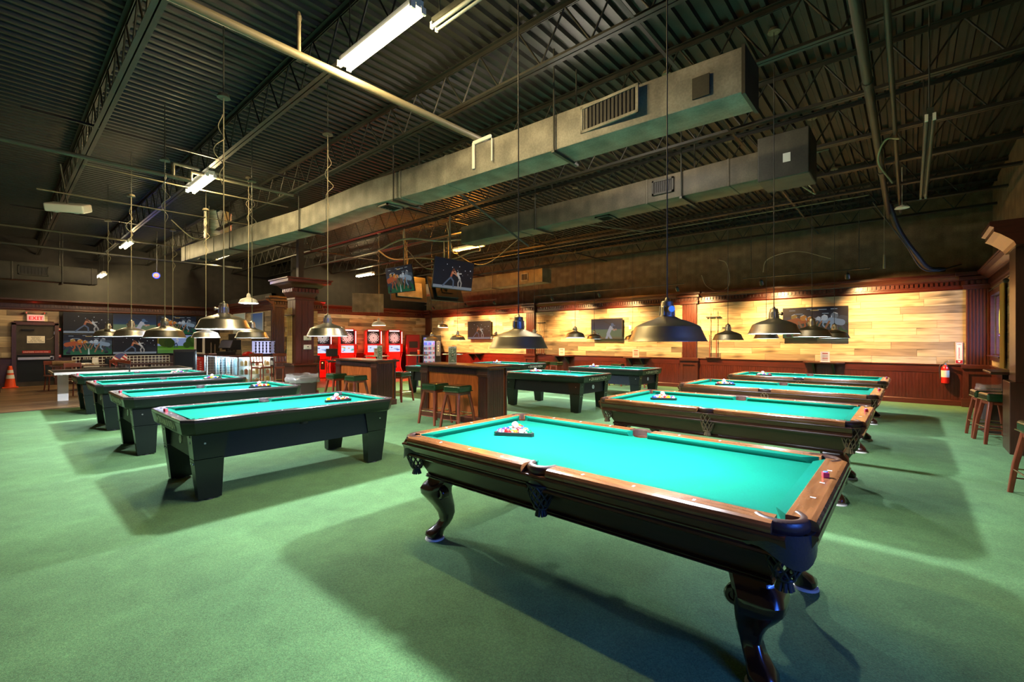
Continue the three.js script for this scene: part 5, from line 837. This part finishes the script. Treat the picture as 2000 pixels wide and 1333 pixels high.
// ---------------------------------------------------------------- exit door and what hangs round it
{
  const d = struct('door_1', [.885, 0, ZT]);
  part('door_frame', boxUV(join(bx(.1, 2.12, .12, -.5, 1.06, .03), bx(.1, 2.12, .12, .5, 1.06, .03), bx(1.1, .1, .12, 0, 2.11, .03)), true), m.mahogany_dark, d);
  part('door_leaf', boxUV(bx(.9, 2.06, .045, 0, 1.03, .01)), M('door_paint', { map: dustMap, color: C(.065, .055, .038), roughness: .55 }), d);
  part('kick_plate', bx(.86, .9, .004, 0, .6, .035), m.charcoal_panel, d);
  part('panic_bar', join(rb(.84, .09, .06, .01, 0, .93, .075), rb(.1, .13, .07, .01, .38, .94, .07)), m.steel, d);
  part('alarm_bar', join(rb(.84, .02, .05, .006, 0, 1.06, .055)), m.mahogany_dark, d);
  const warn = canvasTex(256, 32, (c, w, h) => { c.fillStyle = '#a5201c'; c.fillRect(0, 0, w, h); c.fillStyle = '#f0e6d8'; c.font = 'bold 22px sans-serif'; c.textBaseline = 'middle'; c.fillText('CAUTION', 6, 17); c.font = 'bold 13px sans-serif'; c.fillText('ALARM WILL SOUND', 112, 17); });
  part('warning_strip', bx(.66, .085, .012, .02, 1.15, .04), m.red_paint, d); part('warning_print', new THREE.PlaneGeometry(.65, .08).translate(.02, 1.15, .047), M('warning_print', { map: warn, roughness: .5 }), d);
  part('closer', rb(.3, .05, .05, .008, -.18, 1.9, .06), m.charcoal_panel, d); part('hinge', [bx(.02, .1, .02, .44, 1.8, .04), bx(.02, .1, .02, .44, .3, .04)], m.steel, d); part('cable_loop', tube([[.25, 1.58, .04], [.36, 1.6, .06], [.42, 1.68, .05]], .006, 10, 5), m.cable, d);
  const note = canvasTex(128, 72, (c, w, h) => { c.fillStyle = '#efe9d6'; c.fillRect(0, 0, w, h); c.fillStyle = '#3a342a'; c.font = 'bold 12px sans-serif'; c.textAlign = 'center'; ['EMERGENCY', 'EXIT ONLY', 'DO NOT OPEN', 'ALARM WILL SOUND'].forEach((s, i) => c.fillText(s, w / 2, 17 + i * 16)); });
  const n = thing('paper_notice', 'cream paper notice taped to the exit door', 'notice', [.89, 1.57, ZT + .037]); part('sheet', bx(.42, .24, .004), m.white_print, n); part('print', new THREE.PlaneGeometry(.41, .23).translate(0, 0, .003), M('notice_print', { map: note, roughness: .7 }), n);
  const e = thing('exit_sign', 'lit EXIT sign with two emergency lamps above the dark door', 'exit sign', [.88, 2.3, ZT + .06]);
  const ex = canvasTex(128, 64, (c, w, h) => { c.fillStyle = '#ffb8a8'; c.fillRect(0, 0, w, h); c.fillStyle = '#e01818'; c.font = 'bold 54px sans-serif'; c.textAlign = 'center'; c.textBaseline = 'middle'; c.fillText('EXIT', w / 2, h / 2 + 3); });
  part('case', boxUV(rb(.42, .22, .07, .012, 0, 0, 0)), m.white_plastic, e); part('lit_face', new THREE.PlaneGeometry(.38, .18).translate(0, 0, .037), M('exit_face', { color: C(.1, .02, .02), emissiveMap: ex, emissive: C(1, 1, 1), emissiveIntensity: 1.6 }), e);
  for (const s of [-1, 1]) part('emergency_lamp', join(cyl(.05, .035, .05, s * .23, .17, .02, 14).rotateX(0), cyl(.01, .01, .06, s * .2, .13, 0, 8)), m.steel, e);
  lampLight(.0, 0, .18, 0xff3020, .4, 2, e);
  for (const [y, w] of [[1.92, 'upper'], [1.0, 'lower']]) { const f = thing('fire_alarm_pull', `small red wall box, the ${w} of two beside the televisions`, 'alarm box', [1.45, y, ZT + .05]); part('box', rb(.09, .1, .04, .008, 0, 0, 0), m.red_paint, f); part('label_plate', bx(.06, .03, .004, 0, .01, .022), m.white_print, f); }
}
// ---------------------------------------------------------------- table tennis table and the seating behind it
{
  const t = thing('table_tennis_table', 'dark-topped table tennis table with white edge, behind the rearmost black table', 'table', [2.27, 0, -15.95]);
  part('table_top', boxUV(bx(2.74, .03, 1.52, 0, .745, 0)), m.table_top_paint, t); part('white_edge', [bx(2.78, .06, .02, 0, .74, .77), bx(2.78, .06, .02, 0, .74, -.77), bx(.02, .06, 1.56, -1.38, .74, 0), bx(.02, .06, 1.56, 1.38, .74, 0)], m.white_plastic, t);
  for (const x of [-1.15, 1.15]) part('leg', boxUV(join(bx(.2, .72, .1, x, .36, -.25), bx(.08, .04, 1.2, x, .69, 0))), m.white_plastic, t);
  const n = []; for (let k = 0; k < 9; k++) n.push(rod([0, .765 + k * .018, -.86], [0, .765 + k * .018, .86], .0016, 4)); for (let k = 0; k < 60; k++) n.push(rod([0, .765, -.86 + k * .029], [0, .912, -.86 + k * .029], .0014, 4)); stuff(part('net_mesh', n, m.cable_black, t)); part('net_post', [rod([0, .72, .84], [0, .93, .84], .012, 8), rod([0, .72, -.84], [0, .93, -.84], .012, 8), bx(.012, .014, 1.7, 0, .915, 0)], m.black_plastic, t);
}
{
  const g = thing('wire_grid', 'white wire grid panels leaning below the wall of televisions', 'grid panel', [3.4, 0, ZT + .28]), w = [];
  for (let k = 0; k <= 22; k++) w.push(rod([-1.3 + k * .11, .1, 0], [-1.3 + k * .11, .96, 0], .011, 5)); for (let k = 0; k <= 8; k++) w.push(rod([-1.3, .1 + k * .1075, .008], [1.12, .1 + k * .1075, .008], .011, 5)); part('wire', w, m.white_plastic, g);
  const g2 = thing('wire_grid', 'short piece of white wire grid at the left, behind the striped banner', 'grid panel', [1.95, 0, ZT + .3]), v = []; for (let k = 0; k <= 4; k++) v.push(rod([-.2 + k * .1, .1, 0], [-.2 + k * .1, .96, 0], .011, 5)); for (let k = 0; k <= 8; k++) v.push(rod([-.2, .1 + k * .1075, .008], [.2, .1 + k * .1075, .008], .011, 5)); part('wire', v, m.white_plastic, g2);
}
{
  const tbl = (l, x, z) => { const t = thing('cafe_table', l, 'table', [x, 0, z]); part('top', boxUV(rb(1.3, .035, .7, .012, 0, .76, 0)), m.mahogany_dark, t); part('pedestal', join(cyl(.04, .04, .72, 0, .38, 0, 12), cyl(.05, .26, .04, 0, .02, 0, 18)), m.black_plastic, t); };
  tbl('dark wooden table behind the table tennis table, at the left', 1.7, -19.4); tbl('dark wooden table behind the table tennis table, in the middle', 3.4, -19.2);
  const ch = (l, x, z, a) => { const t = thing('wooden_chair', l, 'chair', [x, 0, z], a, 'low wooden chairs behind the table tennis table'); part('seat', boxUV(rb(.42, .04, .42, .012, 0, .45, 0)), m.stool_wood, t); for (const i of [-1, 1]) for (const j of [-1, 1]) part('leg', rod([i * .19, 0, j * .19], [i * .16, .44, j * .16], .017, 8), m.stool_wood, t); part('backrest', boxUV(join(rb(.42, .12, .025, .01, 0, .84, -.2), rod([-.18, .45, -.18], [-.19, .88, -.2], .015, 8), rod([.18, .45, -.18], [.19, .88, -.2], .015, 8), rod([0, .45, -.18], [0, .82, -.2], .01, 6))), m.stool_wood, t); };
  ch('low wooden chair under the left end of the table tennis table', 1.5, -17.6, .4); ch('low wooden chair behind the left dark table', 1.2, -19.9, .2); ch('low wooden chair between the two dark tables', 2.6, -19.6, -.3); ch('low wooden chair with curved back right of the dark tables, by the black cabinet', 2.55, -18.55, -.5);
  const b = thing('shelf_bin', 'black open merchandise bin with white and dark packs below the televisions', 'bin', [2.45, 0, ZT + .62]); part('bin_body', boxUV(join(rb(1.0, .6, .4, .02, 0, .3, 0))), m.black_plastic, b); part('white_pack', join(rb(.42, .12, .3, .02, -.25, .66, .04), rb(.16, .2, .04, .01, -.15, .84, .1)), m.white_plastic, b); part('dark_pack', rb(.3, .3, .2, .03, -.36, .72, -.12), m.charcoal_panel, b); part('dark_pack', rb(.34, .32, .2, .03, .3, .74, -.06), m.charcoal_panel, b);
  const flag = canvasTex(128, 160, (c, w, h) => { for (let i = 0; i < 9; i++) { c.fillStyle = i % 2 ? '#f2ece6' : '#b3282e'; c.fillRect(0, i * h / 9, w, h / 9 + 1); } c.fillStyle = '#4a4f86'; c.fillRect(0, 0, w * .5, h * .5); });
  const bo = thing('striped_board', 'oval board printed with red and white stripes and a blue corner, leaning on the bin', 'board', [2.95, .86, ZT + .78], -.1); const sb = part('board', new THREE.CylinderGeometry(.2, .2, .02, 28).rotateX(PI / 2), m.white_plastic, bo); sb.scale.set(.95, 1.25, 1); const fp = part('print', new THREE.CircleGeometry(.195, 28).translate(0, 0, .011), M('flag_print', { map: flag, roughness: .5 }), bo); fp.scale.set(.95, 1.25, 1); bo.rotation.z = -.7;
  const pk = thing('serving_tray', 'pale tray of papers lying on the left dark table', 'tray', [1.75, .778, -19.35], .2); part('tray', rb(.5, .03, .34, .01, 0, .015, 0), m.brass_bar, pk); part('paper', rb(.36, .03, .26, .006, .02, .04, 0), m.white_print, pk);
  solo('rolled_mat', 'tan rolled mat lying at the left end behind the table tennis table', 'mat', boxUV(cylX(.07, .5, 0, .07, 0, 14)), M('mat_tan', { map: dustMap, color: C(.42, .26, .12), roughness: .8 }), [1.35, .778, -19.3]);
}
// ---------------------------------------------------------------- wall shelves, menus, high tables, cue racks on the panelled wall
const menuTex = canvasTex(96, 128, (c, w, h) => { c.fillStyle = '#f4ece0'; c.fillRect(0, 0, w, h); c.fillStyle = '#b8523a'; c.fillRect(18, 14, 60, 14); c.fillStyle = '#7a6a5a'; for (let i = 0; i < 4; i++) c.fillRect(18, 40 + i * 8, 60, 3); c.fillStyle = '#b8523a'; c.fillRect(18, 78, 60, 12); c.fillStyle = '#7a6a5a'; for (let i = 0; i < 3; i++) c.fillRect(18, 98 + i * 8, 60, 3); });
M('menu_paper', { map: menuTex, roughness: .6 });
const greenMenu = canvasTex(96, 200, (c, w, h) => { c.fillStyle = '#7f9478'; c.fillRect(0, 0, w, h); c.fillStyle = '#e9ece0'; c.fillRect(0, 0, w, 20); c.font = 'bold 16px sans-serif'; c.fillStyle = '#2f3a2c'; c.textAlign = 'center'; c.fillText('MENU', w / 2, 16); c.fillStyle = '#c9d4bc'; for (let i = 0; i < 26; i++) { c.beginPath(); c.arc(10 + hash(i, 1, 2) * 76, 40 + hash(i, 2, 2) * 140, 3 + 5 * hash(i, 3, 2), 0, 7); c.fill(); } c.fillStyle = '#1e241c'; c.fillRect(36, 86, 24, 38); c.fillStyle = '#e6d9a8'; c.fillRect(42, 94, 12, 20); });
M('green_menu_paper', { map: greenMenu, roughness: .5 });
function menuStand(label, p, turn, mat = m.menu_paper, w = .22, h = .27) { const t = thing('menu_holder', label, 'menu holder', p, turn); part('foot', rb(w, .012, .09, .004, 0, .006, 0), m.white_plastic, t); part('board', rb(w, h, .008, .003, 0, h / 2 + .01, 0), m.white_plastic, t); for (const s of [0, PI]) part('print', new THREE.PlaneGeometry(w - .012, h - .012).translate(0, h / 2 + .01, .0052).rotateY(s), mat, t); }
[[-15.2, 'dark wall shelf on two brackets at the far end of the panelled wall'], [-10.25, 'dark wall shelf holding a white menu above the pair of green stools'], [-7.15, 'dark wall shelf holding a white menu behind the lettered table'], [-1.75, 'dark wall shelf holding a white menu behind the farthest walnut-railed table']].forEach(([z, l], i) => {
  const t = thing('wall_shelf', l, 'shelf', [XE - .03, 0, z], -PI / 2); part('shelf_top', boxUV(slab(shapeOf([[-.46, 0], [.46, 0], [.46, .2], [.3, .42], [-.3, .42], [-.46, .2]]), .035, .955, .006)), m.mahogany_dark, t);
  for (const s of [-1, 1]) part('bracket', boxUV(extr(shapeOf([[.03, 0], [.34, 0], [.3, -.05], [.1, -.22], [.03, -.3]]), .05).rotateY(-PI / 2).translate(s * .22 + .025, .92, 0)), m.black_plastic, t);
  if (i) menuStand(['', 'white menu holder on the wall shelf above the two green stools', 'white menu holder on the wall shelf behind the lettered table', 'white menu holder on the wall shelf behind the farthest walnut-railed table'][i], [XE - .3, .957, z + .05], -PI / 2 + .5);
});
menuStand('tall green printed menu standing on the front drinks counter', [6.0, 1.072, -6.85], -.75, m.green_menu_paper, .16, .33);
menuStand('narrow dark green menu standing on the rear drinks counter', [6.1, 1.072, -9.6], -.75, m.green_menu_paper, .12, .33);
[[10.6, -12.1, 'small round high table with pale edge, far right near the vending machine'], [9.2, -12.25, 'small round high table in front of the red kiosk cabinet'], [7.75, -12.35, 'small round high table in front of the third dart machine']].forEach(([x, z, l], i) => {
  const t = thing('high_table', l, 'table', [x, 0, z]); part('table_top', join(cyl(.36, .36, .03, 0, 1.055, 0, 32)), m.mahogany_dark, t); part('edge_band', new THREE.TorusGeometry(.36, .014, 6, 40).rotateX(PI / 2).translate(0, 1.055, 0), m.steel, t); part('pedestal', join(cyl(.035, .035, 1.02, 0, .53, 0, 12), cyl(.05, .24, .03, 0, .015, 0, 20)), m.black_plastic, t);
  if (i !== 1) menuStand(['orange-white menu card on the far round high table', '', 'white menu card on the round table before the third dart machine'][i], [x, 1.07, z], -.75, m.menu_paper, .18, .22);
});
{ const c = thing('drink_cup', 'orange paper cup on the round table in front of the red kiosk', 'cup', [9.3, 1.07, -12.3]); part('cup', lathe([[.0, 0], [.035, 0], [.045, .14], [.042, .14]], 18), m.orange_plastic, c); part('cup_lid', cyl(.047, .047, .012, 0, .146, 0, 18), m.white_plastic, c); }
[[-4.62, 'right', 'second pilaster'], [-11.4, 'left', 'far pilaster']].forEach(([z, w, by], i) => {
  const t = thing('cue_rack', `wall cue rack with dark bars on the panelled wall, beside the ${by}`, 'cue rack', [XE - .03, 0, z], -PI / 2); part('upper_bar', rb(.42, .035, .06, .008, 0, 2.27, .04), m.black_plastic, t); part('lower_bar', boxUV(rb(.42, .035, .09, .008, 0, .995, .05)), m.mahogany_dark, t);
  (i ? [-.15, -.05, .06, .15] : [-.1, .1]).forEach((x, k) => { const c = thing('pool_cue', `${['first', 'second', 'third', 'fourth'][k]} pool cue from the left in the wall rack beside the ${by}`, 'pool cue', [XE - .085, 1.013, z + x], 0, 'pool cues in the wall racks'); part('butt', lathe([[0, 0], [.016, 0], [.0145, .36], [.0135, .7]], 10), m.stool_wood, c); part('cue_shaft', lathe([[.0135, .7], [.0066, 1.43], [.0062, 1.45], [0, 1.45]], 10), M('cue_maple' + i + k, { color: C(.72, .5, .26), roughness: .35 }), c); });
});
{
  const f = thing('fire_extinguisher', 'red fire extinguisher hanging on the wood panelling under its sign', 'fire extinguisher', [XE - .12, .52, .62], -PI / 2);
  part('cylinder', lathe([[0, 0], [.066, 0], [.072, .02], [.072, .32], [.06, .38], [.03, .41], [.022, .44], [0, .44]], 24), m.red_paint, f); part('label_band', lathe([[.0725, .15], [.0735, .15], [.0735, .31], [.0725, .31]], 24), m.white_print, f); part('valve', join(cyl(.02, .024, .06, 0, .46, 0, 12), rod([-.02, .49, .02], [.05, .5, .1], .009, 6), rod([-.02, .5, .02], [.05, .545, .1], .009, 6)), m.steel, f); part('hose', tube([[-.02, .46, 0], [-.09, .42, .02], [-.095, .2, .03], [-.085, .1, .04]], .009, 16, 6), m.cable_black, f); part('hook_bracket', bx(.1, .1, .04, 0, .38, -.075), m.steel, f);
  const tx = canvasTex(64, 256, (c, w, h) => { c.fillStyle = '#f4e6d8'; c.fillRect(0, 0, w, h); c.strokeStyle = '#b01824'; c.lineWidth = 4; c.strokeRect(4, 4, w - 8, h - 8); c.fillStyle = '#b01824'; c.font = 'bold 17px sans-serif'; c.textAlign = 'center'; c.fillText('FIRE', w / 2, 30); c.save(); c.translate(w / 2, 130); c.rotate(-PI / 2); c.font = 'bold 19px sans-serif'; c.textBaseline = 'middle'; c.fillText('EXTINGUISHER', 0, 0); c.restore(); c.fillRect(6, h - 40, w - 12, 34); c.fillStyle = '#fff'; c.beginPath(); c.moveTo(w / 2, h - 10); c.lineTo(w / 2 - 14, h - 32); c.lineTo(w / 2 + 14, h - 32); c.fill(); });
  const s = thing('extinguisher_sign', 'tall white and red fire extinguisher sign with an arrow, on the planks', 'sign', [XE - .035, 1.24, .86], -PI / 2); part('plate', rb(.13, .5, .006, .002, 0, 0, 0), m.white_plastic, s); part('print', new THREE.PlaneGeometry(.125, .49).translate(0, 0, .004), M('ext_print', { map: tx, roughness: .5 }), s);
  const th = thing('wall_switch', 'small cream switch plate right of the baseball television', 'switch', [XE - .035, 2.0, -7.45], -PI / 2); part('plate', rb(.09, .14, .01, .003, 0, 0, 0), m.white_plastic, th); part('toggle', rb(.02, .03, .02, .004, 0, 0, .008), m.white_plastic, th);
}
// ---------------------------------------------------------------- track lights washing the crown and planks
function track(label, z0, z1, heads, y = 3.05, off = 1.5) {
  const t = thing('track_light', label, 'track light', [XE - off, 0, 0]); part('track_rail', bx(.035, .025, z1 - z0, 0, y + .16, (z0 + z1) / 2), m.pipe_dark, t); part('drop_rod', [rod([0, y + .17, z0 + .2], [0, 4.99, z0 + .2], .008, 6), rod([0, y + .17, z1 - .2], [0, 4.99, z1 - .2], .008, 6)], m.pipe_dark, t);
  for (const z of heads) {
    const h = part('spot_head', lathe([[0, -.08], [.035, -.08], [.05, -.02], [.052, .07], [.046, .07], [.044, -.02], [0, -.04]], 16), m.black_plastic, t); h.position.set(.02, y + .02, z); const dir = V(off, -1.5, 0).normalize(); h.quaternion.setFromUnitVectors(V(0, 1, 0), dir);
    part('spot_bulb', new THREE.SphereGeometry(.028, 10, 8).translate(0, .02, 0), m.bulb_glow, h); part('yoke', rod([0, 0, 0], [-.02, .14, 0], .008, 6), m.black_plastic, t).position.set(.02, y + .02, z);
    const s = new THREE.SpotLight(0xffc880, TRACK, 0, .84, 1, 2); s.position.set(XE - off + .09, y - .03, z); s.target.position.set(XE, 1.62, z > -1.3 ? z + .9 : z + .1); s.castShadow = true; s.shadow.radius = 2; scene.add(s, s.target);
  }
}
track('thin track rail with two black spot heads over the right part of the panelled wall', -3.4, -.7, [-2.96, -1.12]);
track('thin track rail with black spot heads over the middle of the panelled wall', -10.6, -5.0, [-9.8, -7.84, -5.2]);
track('thin track rail with spot heads over the far part of the panelled wall', -17.2, -12.6, [-16.6, -14.4, -12.7]);
// ---------------------------------------------------------------- window dressing on the right-hand wall
{
  const c = thing('curtain', 'narrow gold curtain panel hanging beside the right-hand window', 'curtain', [12.72, 0, ZS - .07]); const p = []; for (let k = 0; k <= 24; k++) p.push([-.2 + k * .4 / 24, .02 * Math.sin(k * 1.6)]); for (let k = 24; k >= 0; k--) p.push([-.2 + k * .4 / 24, .02 * Math.sin(k * 1.6) + .006]); part('cloth', extr(shapeOf(p), 1.62).rotateX(-PI / 2).translate(0, 1.0, 0), M('gold_cloth', { color: C(.62, .38, .09), roughness: .7 }), c);
  const r = thing('curtain_rod', 'black curtain rod with a ball finial above the right-hand window', 'curtain rod', [0, 2.64, ZS - .07]); part('rod', cylX(.014, 2.4, 13.55, 0, 0, 10), m.black_plastic, r); part('finial', new THREE.SphereGeometry(.045, 14, 10).translate(12.33, 0, 0), m.black_plastic, r); part('rod_bracket', [bx(.02, .03, .08, 12.6, 0, .03), bx(.02, .03, .08, 14.5, 0, .03)], m.black_plastic, r);
  const n = thing('neon_sign', 'yellow, pink and violet neon sign hanging in the right-hand window', 'neon sign', [13.6, 1.98, ZS + .03], PI);
  const tubeM = (k, e) => M(k, { color: C(.3, .3, .3), emissive: C(...e), emissiveIntensity: 4 }); part('backing', rb(.62, .8, .02, .01, 0, 0, -.03), m.black_plastic, n);
  part('neon_tube', tube([[-.2, -.3, .02], [-.22, .1, .02], [0, .34, .02], [.22, .1, .02], [.2, -.3, .02]], .014, 40, 8), tubeM('neon_yellow', [1, .8, .1]), n); part('neon_tube', tube([[-.12, -.24, .02], [-.1, .05, .02], [.1, -.05, .02], [.12, -.26, .02]], .014, 30, 8), tubeM('neon_pink', [1, .1, .4]), n); part('neon_tube', tube([[-.26, -.34, .02], [0, -.37, .02], [.26, -.34, .02]], .014, 20, 8), tubeM('neon_violet', [.35, .2, 1]), n);
  const l = new THREE.SpotLight(0x5a48ff, 12, 0, .32, .9, 2); l.position.set(13.5, 1.95, ZS - .12); l.target.position.set(14.85, .55, -.9); l.castShadow = true; l.shadow.radius = 4; scene.add(l, l.target);
  const b = thing('led_projector', 'tiny party light with blue and orange lens high above the six televisions', 'party light', [3.35, 3.6, -17.9]); part('case', rb(.16, .14, .2, .02, 0, 0, 0), m.black_plastic, b); part('hanger', rod([0, .07, 0], [0, 1.39, 0], .012, 6), m.pipe_dark, b); const ln = part('lens_glow', new THREE.SphereGeometry(.07, 16, 12), M('lens_orange', { color: C(.5, .2, .05), emissive: C(1, .16, .02), emissiveIntensity: 4 }), b); ln.position.set(-.03, -.02, .11); part('led_ring', new THREE.TorusGeometry(.085, .012, 6, 20).translate(-.03, -.02, .1), M('ring_blue', { color: C(.05, .1, .4), emissive: C(.02, .08, 1), emissiveIntensity: 5 }), b); lampLight(-.05, -.02, .4, 0x2a50ff, 3, 3, b);
  const sp = thing('ceiling_speaker', 'white angled box with two round lenses hanging near the left joist', 'speaker', [.95, 4.18, -12.6], -.5); part('case', rb(.62, .16, .36, .03, 0, 0, 0), m.white_plastic, sp); part('lens', [cyl(.05, .05, .02, -.16, -.085, .1, 14), cyl(.04, .04, .02, .16, -.085, .1, 14)], m.steel, sp); part('bracket', rod([0, .08, 0], [0, .82, 0], .02, 8), m.pipe_dark, sp); sp.rotation.set(.35, -.5, 0, 'YXZ');
}
solo('wireless_router', 'small white disc-shaped wireless unit on the dark wall top at right', 'router', join(cyl(.1, .12, .03, 0, 0, 0, 20), cyl(.03, .05, .03, 0, .03, 0, 14), rod([0, .03, 0], [0, .8, 0], .008, 6)), m.white_plastic, [11.9, 4.18, -.12]);
solo('microphone_stick', 'short pale stick-shaped device hanging on a cable before the upper wall', 'device', join(cyl(.014, .02, .3, 0, -.15, 0, 10), rod([0, 0, 0], [0, 1.6, 0], .005, 5)), m.cable, [12.6, 3.38, -.42]);
renderer.render(scene, camera);
